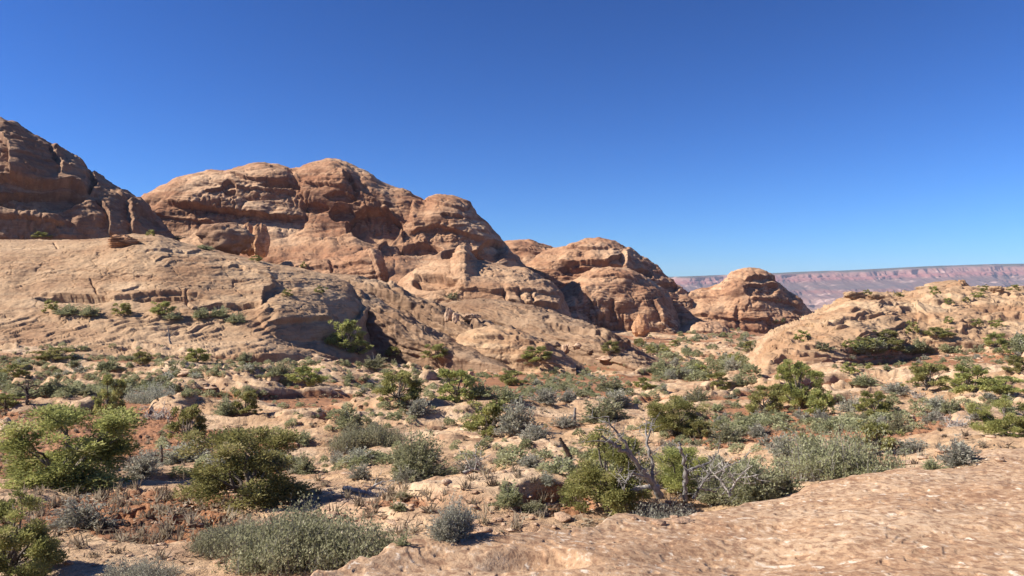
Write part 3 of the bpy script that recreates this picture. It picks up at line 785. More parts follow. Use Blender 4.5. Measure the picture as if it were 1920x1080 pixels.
def tubes(lines, sides=5):
    """lines: list of (points (n,3), radii (n,)) -> verts, quads"""
    V, Fc, off = [], [], 0
    an = np.arange(sides) / sides * 2 * math.pi
    for pts, rad in lines:
        pts = np.asarray(pts, float)
        rad = np.asarray(rad, float)
        d = unit(np.gradient(pts, axis=0))
        ref = np.where(np.abs(d[:, 2:3]) < 0.9, [[0, 0, 1.0]], [[1.0, 0, 0]])
        a = unit(np.cross(d, ref))
        b_ = np.cross(d, a)
        ring = pts[:, None] + rad[:, None, None] * (np.cos(an)[None, :, None] * a[:, None] + np.sin(an)[None, :, None] * b_[:, None])
        n = len(pts)
        V.append(ring.reshape(-1, 3))
        i = off + np.arange(n * sides).reshape(n, sides)
        j = np.roll(i, -1, axis=1)
        Fc.append(np.stack([i[:-1], j[:-1], j[1:], i[1:]], -1).reshape(-1, 4))
        off += n * sides
    return np.concatenate(V), np.concatenate(Fc)


def limb(rg, p0, p1, n=6, wob=0.08, sag=0.0):
    t = np.linspace(0, 1, n)[:, None]
    L = np.linalg.norm(np.asarray(p1) - np.asarray(p0))
    mid = np.cumsum(rg.normal(0, wob * L / n, (n, 3)), axis=0)
    mid = mid - t * mid[-1]
    q = np.asarray(p0) * (1 - t) + np.asarray(p1) * t + mid
    q[:, 2] += (sag * L * 4 * t * (1 - t))[:, 0]
    return q


def sprays(c, d, L, W, rg):
    """thin pointed leaf sprays (one triangle each) at c, pointing along d"""
    n = len(c)
    side = unit(np.cross(d, rg.normal(size=(n, 3))))
    v = np.stack([c - side * W[:, None], c + side * W[:, None], c + d * L[:, None]], 1)
    return v.reshape(-1, 3), np.arange(3 * n).reshape(n, 3)


def juniper_proto(seed, nclump, nleaf, leaf, lean=0.0, openness=0.0, flat=1.0, leafmat=None):
    rg = np.random.default_rng(seed)
    # clump centres through the crown: uneven lobes
    nl = rg.integers(11, 16)
    an = np.arange(nl) * 2.4 + rg.uniform(0, 1.2, nl)
    hz_ = np.linspace(.14, .80, nl) + rg.normal(0, .04, nl)
    rr_ = .40 * np.sqrt(np.clip(1 - ((hz_ - .3) / .68) ** 2, .05, 1)) * rg.uniform(.55, 1.0, nl)
    lobes = np.stack([np.cos(an) * rr_, np.sin(an) * rr_, hz_], -1)
    lobes[0] = (rg.uniform(-.1, .1), rg.uniform(-.1, .1), .80)
    lr = rg.uniform(.11, .22, nl)
    which = rg.integers(0, nl, nclump)
    dv = unit(rg.normal(size=(nclump, 3)))
    cc = lobes[which] + dv * (lr[which] * rg.uniform(.2, 1.0, nclump))[:, None]
    k = nclump // 4                                # skirt of low branches
    an = rg.uniform(0, 2 * math.pi, k)
    cc[:k] = np.stack([np.cos(an) * rg.uniform(.2, .45, k), np.sin(an) * rg.uniform(.2, .45, k), rg.uniform(.10, .35, k)], -1)
    cc[:, 2] = np.clip(cc[:, 2], .07, .97)
    cc[:, 0] += lean * cc[:, 2]
    cr = rg.uniform(.045, .11, nclump) * (1 - .3 * openness)
    # leaves
    per = rg.multinomial(nleaf, cr ** 2 / (cr ** 2).sum())
    ci = np.repeat(np.arange(nclump), per)
    n = len(ci)
    off = unit(rg.normal(size=(n, 3))) * (rg.uniform(0, 1, n) ** .55 * rg.choice([1, 1, 1.25], n))[:, None]
    pos = cc[ci] + off * cr[ci][:, None] * np.array([1.05, 1.05, .9 * flat])
    cen = np.array([lean * .5, 0, .45])
    d = unit(off * 1.0 + unit(cc[ci] - cen) * .5 + np.array([0, 0, .55]) + rg.normal(0, .45, (n, 3)))
    L = leaf * rg.uniform(.7, 1.7, n)
    v, f = sprays(pos, d, L, L * rg.uniform(.26, .42, n), rg)
    tint = np.clip(rg.uniform(.0, .9, nclump)[ci] * .8 + rg.normal(.05, .15, n), 0, 1)
    crown = make_mesh('crown', v, f, leafmat or L_JUN, False, {'tint': ('FACE', tint)})
    # trunk and limbs
    lines = []
    root = np.array([0, 0, -.06])
    fork = np.array([lean * .15 + rg.uniform(-.03, .03), rg.uniform(-.03, .03), .14])
    lines.append((limb(rg, root, fork, 5, .1), np.linspace(.034, .026, 5)))
    for i in range(nl):
        pts = limb(rg, fork + rg.normal(0, .012, 3), lobes[i] + np.array([lean * lobes[i, 2], 0, 0]), 8, .22, -.05)
        lines.append((pts, np.linspace(.020, .007, 8)))
    for i in range(0, nclump):
        a = lobes[which[i]] + np.array([lean * lobes[which[i], 2], 0, 0]) if i >= k else fork
        lines.append((limb(rg, a, cc[i], 5, .2), np.linspace(.008, .0025, 5)))
    for i in range(int(6 + 10 * openness)):        # bare twigs poking out
        a = cc[rg.integers(0, nclump)]
        lines.append((limb(rg, a * .8, a + unit(rg.normal(size=3) + np.array([0, 0, .4])) * rg.uniform(.08, .16), 5, .3), np.linspace(.006, .0015, 5)))
    tv, tf = tubes(lines, 5)
    return crown, make_mesh('trunk', tv, tf, W_BARK, True)


def bush_proto(seed, nstem, nleaf, leaf, leafmat, erect=0.5, bare=0.25, stemmat=None, stemw=.006, droop=0.0, aspect=1.0):
    """many stems fanning out of one foot, leafy towards their tips"""
    rg = np.random.default_rng(seed)
    nlo = 9                                        # stems stand in uneven sheaves, some leafless
    la_ = rg.uniform(0, 2 * math.pi, nlo)
    ll_ = rg.uniform(.6, 1.12, nlo)
    sh_ = rg.integers(0, nlo, nstem)
    az = np.where(rg.uniform(size=nstem) < .75, la_[sh_] + rg.normal(0, .30, nstem), rg.uniform(0, 2 * math.pi, nstem))
    tilt = np.arccos(np.clip(rg.uniform(0, 1, nstem) ** (1 + erect), .12, 1)) if erect < .8 else rg.uniform(0, .9, nstem)
    ln = rg.uniform(.72, 1.05, nstem) * ll_[sh_]
    bald = rg.uniform(size=nstem) < .2
    ln[bald] *= 1.12
    lob = 1 + .28 * np.sin(az * 2 + seed) + .2 * np.sin(az * 3 + 2 * seed)
    dirs = np.stack([np.sin(tilt) * np.cos(az) * lob, np.sin(tilt) * np.sin(az) * lob, np.cos(tilt)], -1)
    tip = dirs * ln[:, None] * np.array([.5, .5, 1.0])
    tip[:, 2] = np.maximum(tip[:, 2], .10)
    foot = np.stack([rg.normal(0, .05, nstem), rg.normal(0, .05, nstem), np.full(nstem, -.04)], -1)
    if aspect < 1:                                 # a broad clump: many feet, short upright stems
        fa, fr_q = rg.uniform(0, 2 * math.pi, nstem), .36 * np.sqrt(rg.uniform(0, 1, nstem))
        fr_q = fr_q * (1 + .28 * np.sin(2 * fa + seed) + .2 * np.sin(3 * fa + 2 * seed))
        foot[:, 0] += fr_q * np.cos(fa)
        foot[:, 1] += fr_q * np.sin(fa)
        tip = foot * [1, 1, 0] + tip * [aspect * .75, aspect * .75, aspect] * (1.12 - 1.1 * fr_q[:, None] ** 1.5) * np.clip(.80 + .30 * np.sin(foot[:, :1] * 13 + seed) * np.cos(foot[:, 1:2] * 11 + seed) + rg.normal(0, .13, (nstem, 1)), .35, 1.25)
    # stems: bent ribbons (two crossing triangles strips)
    t = np.linspace(0, 1, 5)
    mid = foot + (tip - foot) * .5 + np.stack([rg.normal(0, .05, nstem), rg.normal(0, .05, nstem), (.10 * np.sin(tilt) + droop * ln * rg.uniform(.3, 1, nstem)) * aspect], -1)
    q = ((1 - t) ** 2)[None, :, None] * foot[:, None] + (2 * t * (1 - t))[None, :, None] * mid[:, None] + (t ** 2)[None, :, None] * tip[:, None]
    side = unit(np.cross(dirs, rg.normal(size=(nstem, 3))))
    w = (stemw * (1.15 - t))[None, :, None]
    rib = np.stack([q - side[:, None] * w, q + side[:, None] * w], 2)          # stem, ring, 2, 3
    i = np.arange(nstem * 10).reshape(nstem, 5, 2)
    fq = np.stack([i[:, :-1, 0], i[:, :-1, 1], i[:, 1:, 1], i[:, 1:, 0]], -1).reshape(-1, 4)
    stems = make_mesh('stems', rib.reshape(-1, 3), fq, stemmat or W_GREY, False)
    si = rg.choice(np.nonzero(~bald)[0], nleaf)
    tt = bare + (1 - bare) * rg.uniform(0, 1, nleaf) ** .7
    pos = ((1 - tt) ** 2)[:, None] * foot[si] + (2 * tt * (1 - tt))[:, None] * mid[si] + (tt ** 2)[:, None] * tip[si]
    pos = pos + rg.normal(0, .022, (nleaf, 3))
    pos[:, 2] = np.maximum(pos[:, 2], .01)
    d = unit(dirs[si] * .8 + rg.normal(0, .5 if erect < .8 else .25, (nleaf, 3)) + np.array([0, 0, .35]))
    L = leaf * rg.uniform(.7, 1.8, nleaf)
    v, f = sprays(pos, d, L, L * rg.uniform(.2, .36, nleaf), rg)
    tint = np.clip(rg.uniform(0, .75, nstem)[si] * .6 + rg.normal(.15, .17, nleaf), 0, 1)
    fol = make_mesh('foliage', v, f, leafmat, False, {'tint': ('FACE', tint)})
    return fol, stems


def brush_proto(seed, n, mat, rad=.012):
    """a tangle of bare dead twigs"""
    rg = np.random.default_rng(seed)
    lines = []
    for i in range(n):
        az, el = rg.uniform(0, 2 * math.pi), rg.uniform(.1, 1.2)
        p0 = np.array([rg.normal(0, .12), rg.normal(0, .12), -.02])
        p1 = p0 + np.array([math.cos(az) * math.cos(el) * .5, math.sin(az) * math.cos(el) * .5, math.sin(el) * .95]) * rg.uniform(.6, 1)
        pts = limb(rg, p0, p1, 7, .35)
        lines.append((pts, np.linspace(rad, rad * .3, 7)))
        for j in range(3):
            a = pts[rg.integers(2, 6)]
            lines.append((limb(rg, a, a + unit(rg.normal(size=3) + [0, 0, .3]) * rg.uniform(.12, .28), 5, .3), np.linspace(rad * .5, rad * .2, 5)))
    v, f = tubes(lines, 4)
    return make_mesh('twigs', v, f, mat, True)


PJ = {'hi': [juniper_proto(200 + i, 120, 30000, .019, leafmat=L_JUN, lean=l, openness=o) for i, (l, o) in enumerate([(0.0, 0.0), (.05, .9), (-.08, .35)])],
      'mid': [juniper_proto(220 + i, 60, 6500, .036, lean=l, openness=.3) for i, l in enumerate([0, .1, -.1, .04])],
      'low': [juniper_proto(240 + i, 28, 1300, .07) for i in range(4)]}
PB = {'hi': [bush_proto(300 + i, 420, 11000, .030, L_OLI, .35, .3) for i in range(2)],
      'mid': [bush_proto(310 + i, 170, 3200, .055, L_OLI, .3, .25, stemw=.008) for i in range(4)],
      'low': [bush_proto(320 + i, 50, 650, .11, L_OLI, .2, .15, stemw=.012) for i in range(4)]}
PS = {'hi': [bush_proto(330 + i, 520, 11000, .026, L_SAG, .25, .35) for i in range(2)],
      'mid': [bush_proto(340 + i, 200, 3200, .050, L_SAG, .2, .25, stemw=.008) for i in range(4)],
      'low': [bush_proto(350 + i, 50, 650, .10, L_SAG, .15, .15, stemw=.012) for i in range(4)]}
PE = {'hi': [bush_proto(360 + i, 1500, 22000, .026, L_EPH, .9, .2, stemw=.0035) for i in range(2)],
      'mid': [bush_proto(370 + i, 500, 6000, .045, L_EPH, .9, .2, stemw=.005) for i in range(2)],
      'low': [bush_proto(380, 60, 700, .12, L_EPH, .9, .15, stemw=.012)]}
PA = {'hi': [bush_proto(400 + i, 620, 12000, .030, L_EPH, .15, .25, W_GREY, .0065, .42) for i in range(3)], 'mid': [bush_proto(410 + i, 240, 3600, .05, L_EPH, .15, .2, W_GREY, .009, .4) for i in range(2)],
      'low': [bush_proto(420, 60, 700, .1, L_EPH, .15, .15, W_GREY, .012, .3)]}
PWIDE = {'E': [bush_proto(430 + i, 1900, 26000, .016, L_EPH, .9, .2, W_GREY, .0022, 0, .40) for i in range(2)], 'A': [bush_proto(440 + i, 1100, 22000, .016, L_EPH, .5, .2, W_GREY, .0036, .35, .55) for i in range(2)],
         'S': [bush_proto(450 + i, 800, 15000, .015, L_SAG, .5, .25, W_GREY, .003, 0, .45) for i in range(2)], 'B': [bush_proto(460 + i, 700, 14000, .016, L_OLI, .5, .25, W_GREY, .003, .1, .5) for i in range(2)]}
WASP = {'E': .40, 'A': .55, 'S': .45, 'B': .5}
PD = {'hi': [brush_proto(390, 40, W_GREY, .010)], 'mid': [brush_proto(391, 26, W_GREY, .014), brush_proto(392, 26, W_DEAD, .014)], 'low': [brush_proto(393, 12, W_GREY, .02)]}
KIND = {'J': ('juniper', 'juniper', PJ, ('crown', 'trunk')), 'B': ('olive_bush', 'bush', PB, ('foliage', 'stems')), 'S': ('sage_shrub', 'shrub', PS, ('foliage', 'stems')),
        'E': ('stemmy_shrub', 'shrub', PE, ('foliage', 'stems')), 'A': ('arching_shrub', 'shrub', PA, ('foliage', 'stems')), 'D': ('dead_brush', 'dead brush', PD, None)}

# ------------------------------------------------------------------ putting things on the ground
bpy.context.view_layer.update()
dg = bpy.context.evaluated_depsgraph_get()
TREES = [BVHTree.FromObject(o, dg) for o in SOLID]


def hit(u, v):
    d = Vector(((u - 960) / F, 1.0, (540 - v) / F)).normalized()
    best = None
    for k_, b_ in enumerate(TREES):
        p, n, i, dist = b_.ray_cast(Vector((0, 0, 0)), d)
        if p is not None and (best is None or dist < best[2]):
            best = (p, n, dist, k_)
    return best


def drop(x, y):
    best = None
    for b_ in TREES:
        p, n, i, dist = b_.ray_cast(Vector((x, y, 400)), Vector((0, 0, -1)))
        if p is not None and (best is None or p.z > best.z):
            best = p
    return best


def plant(kind, loc, w, h, px, label, group=None, rg=rng, sink=0.02):
    name, cat, protos, parts = KIND[kind]
    lod = 'hi' if px > 105 else 'mid' if px > 34 else 'low'
    pr = protos[lod][rg.integers(len(protos[lod]))]
    rz = rg.uniform(0, 2 * math.pi)
    zs = h
    if lod == 'hi' and kind in PWIDE and w > 1.55 * h:
        pr = PWIDE[kind][rg.integers(2)]
        zs = h / WASP[kind]
    if parts is None or lod == 'low':
        if parts is None:
            o = link(name, pr)
        else:
            o = link(name, pr[0])
    else:
        o = link(name, None)
        for pn_, me in zip(parts, pr):
            link(pn_, me, o)
    o.location = loc - Vector((0, 0, sink * h))
    o.rotation_euler = (0, 0, rz)
    o.scale = (w, w, zs)
    tag(o, label, cat, group)
    return o


def put(kind, u, v, wpx, hpx, label, group=None, grow=1.0, Yd=None):
    if Yd:                                   # the foot is hidden behind the rock shelf
        x = (u - 960) / F * Yd
        p, n, i, dist = TREES[0].ray_cast(Vector((x, Yd, 400)), Vector((0, 0, -1)))
        h = (540 - v + hpx) / F * Yd - p.z
        FOOT.append((u, v, wpx))
        return plant(kind, p, wpx * Yd / F * grow, h, wpx, label, group)
    hp = hit(u, v)
    if hp is None:
        print('MISS', kind, u, v, label)
        return
    Yd = hp[0].y
    o = plant(kind, hp[0], wpx * Yd / F * grow, hpx * Yd / F, wpx, label, group)
    FOOT.append((u, v, wpx))
    return o


FOOT = []
# ------------------------------------------------------------------ plants one can point to: kind, x, y of the foot, width, height on the photograph, label
HAND = [
 # near
 ('J', 130, 910, 275, 155, 'largest bright green juniper, broad and bushy, near the left edge'),
 ('J', 460, 940, 235, 145, 'green juniper with a dark central trunk and bare white twigs casting a black shadow'),
 ('J', 20, 1085, 190, 165, 'bright green juniper cut off by the lower left corner'),
 ('S', 165, 985, 100, 62, 'round grey green sage shrub above the bleached white branch'),
 ('S', 262, 1090, 150, 58, 'low grey green sage shrub cut by the bottom edge'),
 ('E', 580, 1090, 330, 128, 'widest upright stemmed green shrub at the bottom edge beside the orange rock shelf'),
 ('E', 440, 1080, 180, 90, 'greyer upright stemmed shrub overlapping the widest green shrub'),
 ('S', 268, 893, 78, 55, 'dark grey shrub tucked against the flank of the largest juniper'),
 ('S', 345, 866, 100, 45, 'low spreading grey shrub between the largest juniper and a thin dead post'),
 ('J', 355, 822, 76, 68, 'small upright yellow green juniper above the thin dead post'),
 ('B', 437, 826, 40, 24, 'small olive bush just above the juniper with white twigs'),
 ('B', 562, 835, 60, 30, 'low olive bush on pale rock above the juniper with white twigs'),
 ('J', 205, 778, 64, 82, 'tall dark narrow juniper standing above the largest juniper'),
 ('S', 285, 752, 112, 44, 'wide ash grey sage beside the tall dark narrow juniper'),
 ('D', 300, 786, 95, 42, 'tangle of bare grey dead brush below the ash grey sage'),
 ('J', 465, 776, 55, 48, 'dark green juniper paired with a paler olive bush'),
 ('B', 425, 778, 62, 40, 'pale olive bush leaning on a dark green juniper'),
 ('J', 575, 722, 74, 42, 'compact dark round juniper above pale flat stones'),
 ('B', 525, 704, 40, 32, 'grey olive bush next to the compact dark round juniper'),
 ('J', 8, 768, 62, 36, 'very dark low juniper cut by the left edge'),
 ('J', 28, 708, 46, 30, 'small rounded juniper near the left edge above a dead tree'),
 ('B', 200, 694, 56, 30, 'pale olive bush among thin rock layers at left'),
 ('J', 104, 676, 78, 28, 'wide low dark juniper on the pale layered rock at left'),
 ('J', 267, 684, 40, 30, 'small dark juniper below the striped rock slope'),
 ('J', 370, 680, 56, 30, 'squat dark juniper below the middle of the broad pale slope'),
 ('B', 462, 676, 36, 18, 'small pale bush below the bulging end of the pale slope'),
 ('J', 648, 655, 70, 66, 'tall spindly dark tree in the shade of the bulging rock'),
 ('J', 672, 664, 60, 30, 'dark low bush at the foot of the shaded bulge'),
 ('J', 750, 752, 92, 62, 'loose rounded juniper with a yellow green foot in mid valley'),
 ('S', 788, 778, 58, 42, 'grey and olive shrub touching the loose rounded juniper'),
 ('J', 860, 750, 96, 66, 'dark juniper with a dark upright trunk in mid valley'),
 ('B', 905, 742, 50, 36, 'green bush leaning against the dark mid valley juniper'),
 ('J', 960, 722, 58, 32, 'low green juniper right of the dark mid valley juniper'),
 ('B', 950, 752, 74, 34, 'olive bush directly above the central two toned juniper'),
 ('S', 1022, 756, 62, 34, 'blue grey sage right of the olive bush in mid valley'),
 ('S', 1066, 752, 42, 26, 'small blue grey sage touching a larger one in mid valley'),
 ('J', 920, 818, 96, 80, 'central juniper with gnarled pale trunk over black shade'),
 ('S', 968, 812, 84, 72, 'tall grey shrub merged with the central gnarled juniper'),
 ('S', 1000, 826, 74, 42, 'grey green shrub at the foot of the central juniper'),
 ('B', 655, 802, 70, 48, 'rounded olive shrub above a long low sage on pale rock'),
 ('E', 690, 840, 132, 44, 'long low green shrub draped along the edge of pale rock'),
 ('B', 780, 895, 132, 96, 'open airy shrub with thin arching stems on bare pale rock'),
 ('S', 676, 897, 40, 32, 'small ash grey shrub left of the open airy shrub'),
 ('S', 766, 903, 50, 34, 'small dark grey shrub under the open airy shrub'),
 ('S', 884, 884, 58, 30, 'dark shrub behind the bleached fallen branch'),
 ('S', 995, 876, 56, 28, 'round blue grey shrub on red soil left of the leaning stump'),
 ('S', 1056, 882, 54, 34, 'dark grey shrub at the foot of the leaning stump'),
 ('S', 1026, 908, 36, 26, 'small grey shrub on broken red ledges'),
 ('B', 955, 948, 74, 56, 'scraggly olive shrub on broken red ledges'),
 ('S', 850, 1008, 112, 92, 'big blue grey shrub alone on red soil above the rock shelf'),
 ('B', 756, 935, 36, 18, 'tiny olive tuft beside the bleached root'),
 ('B', 748, 956, 32, 20, 'tiny yellow green tuft below the bleached root'),
 ('B', 757, 1022, 26, 22, 'tiny dark tuft at the edge of the rock shelf'),
 ('B', 1000, 962, 70, 26, 'thin straggling bush low on the red soil'),
 ('B', 1130, 792, 92, 54, 'olive bush with grey top left of the bright green juniper'),
 ('S', 1150, 762, 74, 42, 'pale grey shrub behind the olive bush'),
 ('J', 1262, 814, 124, 72, 'dense bright green juniper in the centre right'),
 ('S', 1056, 800, 46, 26, 'small grey shrub left of a short dead stump'),
 ('B', 1145, 734, 80, 34, 'dark olive bush on the flat below the rock fins'),
 ('J', 1208, 730, 42, 26, 'small bright green juniper beside the dark olive bush'),
 ('J', 1140, 950, 190, 152, 'big bright green juniper draped round a leaning dead trunk'),
 ('J', 1285, 920, 125, 85, 'half dead green juniper behind the leaning dead trunk'),
 ('S', 1238, 978, 170, 58, 'wide grey shrub in front of the leaning dead trunk'),
 ('A', 1345, 945, 110, 90, 'tangled olive shrub beside the upright grey trunk'),
 ('A', 1405, 945, 120, 92, 'dark drooping shrub at the edge of the rock shelf'),
 ('A', 1475, 925, 90, 70, 'drooping green shrub pressed to the rock shelf'),
 ('A', 1590, 902, 190, 122, 'great mound of grey green drooping stems behind the rock shelf'),
 ('A', 1530, 890, 130, 92, 'grey stemmed shrub joined to the great drooping mound'),
 ('S', 1474, 856, 80, 58, 'ash grey rounded shrub left of the great drooping mound'),
 ('J', 1520, 862, 66, 52, 'yellow green bush between ash grey shrub and great drooping mound'),
 ('J', 1640, 858, 86, 78, 'dark pointed juniper behind the great drooping mound'),
 ('S', 1712, 858, 94, 42, 'low olive grey shrub between the great mound and spiky shrub'),
 ('S', 1795, 872, 98, 60, 'spiky round blue grey shrub on the rock shelf'),
 ('B', 1747, 880, 46, 26, 'small yellow green bush below the spiky blue grey shrub'),
 ('B', 1686, 812, 48, 44, 'dark mottled bush behind the low olive grey shrub'),
 ('S', 1420, 818, 50, 30, 'low grey shrub on bare rock below the large dark juniper'),
 ('B', 1346, 770, 30, 16, 'single small round bush on bare pale rock'),
 ('B', 1362, 828, 74, 42, 'grey olive bush right of a yellow green bush'),
 ('J', 1315, 822, 54, 40, 'yellow green bush against the dense bright juniper'),
 ('J', 1432, 776, 84, 62, 'dark green juniper left of the largest dark juniper'),
 ('J', 1500, 765, 108, 98, 'largest dark juniper with open trunk in front of the right hill'),
 ('J', 1542, 782, 68, 56, 'paler juniper right of the largest dark juniper'),
 ('J', 1638, 780, 70, 52, 'dark rounded juniper with grey foliage on bare rock'),
 ('S', 1596, 772, 46, 34, 'thin grey shrub left of the dark rounded juniper'),
 ('J', 1735, 730, 86, 54, 'flat topped dark juniper in front of the red flat'),
 ('J', 1822, 736, 88, 56, 'broad dark juniper right of the flat topped juniper'),
 ('J', 1885, 738, 78, 38, 'dark juniper next to the right edge'),
 ('J', 1912, 700, 50, 36, 'dark juniper on the red flat cut by the right edge'),
 ('J', 1885, 816, 112, 76, 'bright green bushy juniper cut by the right edge'),
 ('D', 1788, 798, 80, 32, 'tangle of bare dark dead brush on rock at right'),
 ('J', 1595, 700, 34, 22, 'small dark round juniper at the foot of the right hill'),
 ('J', 1630, 693, 20, 14, 'tiny round juniper at the foot of the right hill'),
 ('B', 1620, 722, 60, 28, 'olive bush behind the thin grey shrub'),
 ('S', 1680, 738, 62, 26, 'low grey shrub left of the flat topped dark juniper'),
 ('D', 1720, 744, 60, 22, 'pale dead brush under the flat topped dark juniper'),
 ('J', 1350, 728, 50, 34, 'dark juniper on the valley floor below the pyramid dome'),
 ('B', 1310, 752, 46, 30, 'olive bush above the dense bright green juniper'),
 ('B', 1385, 722, 40, 26, 'small olive bush left of the bright rock edge'),
 ('B', 700, 690, 60, 30, 'pale green bush at the foot of the nearest rock fin'),
 ('J', 740, 668, 40, 20, 'dark bush tucked in the foot of the slanting fin'),
 ('J', 820, 672, 56, 30, 'dark green bush at the end of the nearest rock fin'),
 ('J', 1005, 676, 62, 30, 'dark juniper under the shadowed sandstone wall'),
 ('J', 1145, 662, 46, 24, 'dark green bush below the tail of the shadowed wall'),
 ('B', 850, 560, 28, 14, 'dark bush in the gully above the middle fin'),
 # right hill
 ('J', 1505, 640, 34, 22, 'dark bush on the bare left flank of the right hill'),
 ('J', 1656, 638, 66, 24, 'long dark bush in a hollow of the right hill'),
 ('J', 1672, 658, 52, 24, 'dark bush below the long hollow bush on the right hill'),
 ('J', 1592, 652, 26, 18, 'round dark bush low on the right hill'),
 ('B', 1545, 655, 34, 20, 'pale olive bush low on the right hill'),
 ('J', 1710, 626, 26, 26, 'upright dark bush beside the steep rock face on the right hill'),
 ('J', 1753, 552, 20, 16, 'dark round bush against the tilted cap rock'),
 ('J', 1625, 554, 20, 12, 'small bush on the crest at the left end of the right hill'),
 ('J', 1685, 556, 20, 10, 'small bush on the crest midway along the right hill'),
 ('J', 1845, 546, 20, 14, 'round bush on the crest right of the tilted cap rock'),
 ('J', 1900, 545, 24, 12, 'bush on the crest at the right edge'),
 ('J', 1835, 558, 26, 13, 'wide bush just below the crest right of the cap rock'),
 ('J', 1780, 570, 18, 12, 'round bush below the tilted cap rock'),
 ('J', 1812, 566, 16, 10, 'small round bush below the right end of the cap rock'),
 ('J', 1868, 614, 28, 18, 'rounded bush high on the right hill'),
 ('J', 1830, 612, 24, 16, 'bush in the middle of the right hill slope'),
 ('J', 1778, 606, 22, 14, 'small bush above the gully on the right hill'),
 ('J', 1760, 632, 56, 22, 'wide dark bush in the gully of the right hill'),
 ('J', 1866, 650, 48, 28, 'large dark bush low on the right hill near the edge'),
 ('J', 1882, 664, 22, 18, 'small dark bush below the large dark one near the edge'),
 ('D', 1378, 930, 90, 75, 'pale bare twiggy shrub right of the upright grey trunk'),
 ('D', 1322, 905, 70, 80, 'grey bare twiggy shrub behind the upright grey trunk'),
 ('D', 1200, 905, 80, 85, 'grey bare twigs among the foliage round the leaning dead trunk'),
 # on the pale slope
 ('J', 540, 556, 22, 15, 'small round bush on the crown of the bulging rock'),
 ('J', 600, 550, 24, 16, 'second bush on the crown of the bulging rock beside the shade'),
 ('J', 95, 585, 34, 24, 'dark bush at the left end of the rock crack'),
 ('B', 130, 590, 50, 22, 'grey green bush in the black mouth of the rock crack'),
 ('B', 172, 592, 44, 22, 'grey bush just right of the black mouth of the crack'),
 ('J', 232, 590, 40, 24, 'bright green bush in the middle of the rock crack'),
 ('J', 305, 590, 44, 30, 'dark bush under the overhang in the rock crack'),
 ('B', 325, 598, 40, 18, 'dark low bush below the overhang'),
 ('B', 375, 596, 44, 22, 'dark bush where the crack narrows'),
 ('B', 410, 594, 44, 24, 'grey bush near the right end of the crack'),
 ('B', 445, 605, 44, 24, 'grey bush at the right end of the crack'),
 ('J', 80, 446, 36, 12, 'low dark bush on the ledge under the left dome'),
 ('J', 282, 442, 18, 12, 'small green bush on the crest of the pale slope'),
 ('B', 330, 449, 34, 12, 'grey green bush on the crest of the pale slope'),
 ('B', 385, 468, 44, 10, 'low grey bush in the gully behind the crest'),
 ('J', 478, 490, 32, 12, 'dark green bush on the right shoulder of the pale slope'),
 ('J', 570, 502, 14, 12, 'tiny bush at the lower shoulder of the pale slope'),
]
BEHIND = {(1590, 902): 12.4, (1530, 890): 13.0, (1475, 925): 10.8, (1405, 945): 10.6, (1238, 978): 9.4, (1712, 858): 15.5, (580, 1090): 8.0, (440, 1080): 8.4, (1640, 858): 16.0}
for (k, u, v, w_, h_, lab) in HAND:
    put(k, u, v, w_, h_, lab, grow=1.03, Yd=BEHIND.get((u, v)))

# ------------------------------------------------------------------ small shrubs: individuals first, then the uncounted rest
REGIONS = [  # u range, v range, individuals, rest, height in metres, label, group
    ((1560, 1920), (662, 694), 34, 60, (.35, .6), 'low dark scrub bush dotting the red flat under the right hill', 'scrub on the red flat'),
    ((1440, 1920), (560, 662), 80, 260, (.5, 1.3), 'dark bush scattered over the rocky right hill', 'bushes on the right hill'),
    ((1190, 1420), (618, 715), 50, 190, (.8, 2.0), 'dark green bush on the valley floor before the pyramid dome', 'bushes before the pyramid dome'),
    ((0, 640), (648, 745), 50, 620, (.25, .6), 'low shrub among thin pale rock layers on the left flat', 'shrubs on the left flat'),
    ((640, 1250), (672, 745), 50, 680, (.25, .6), 'low shrub on the flat below the rock fins', 'shrubs below the rock fins'),
    ((300, 1440), (745, 900), 30, 300, (.2, .5), 'low grey shrub on the broken rock of the near valley', 'small shrubs of the near valley'),
    ((1330, 1900), (715, 815), 30, 160, (.25, .55), 'low grey shrub on bare rock toward the right', 'small shrubs on the right'),
]
scrub_v, scrub_f, scrub_t, noff = [], [], [], 0
scrub_proto = []
for i in range(6):
    rg_ = np.random.default_rng(500 + i)
    n = 260
    dv_ = unit(rg_.normal(size=(n, 3)) + np.array([0, 0, .3]))
    dv_[:, 2] = np.abs(dv_[:, 2])
    c_ = dv_ * (rg_.uniform(.4, 1, n) ** .6)[:, None] * np.array([.5, .5, .85])
    v_, f_ = sprays(c_, unit(dv_ + rg_.normal(0, .6, (n, 3))), rg_.uniform(.10, .22, n), rg_.uniform(.035, .075, n), rg_)
    scrub_proto.append((v_, f_))
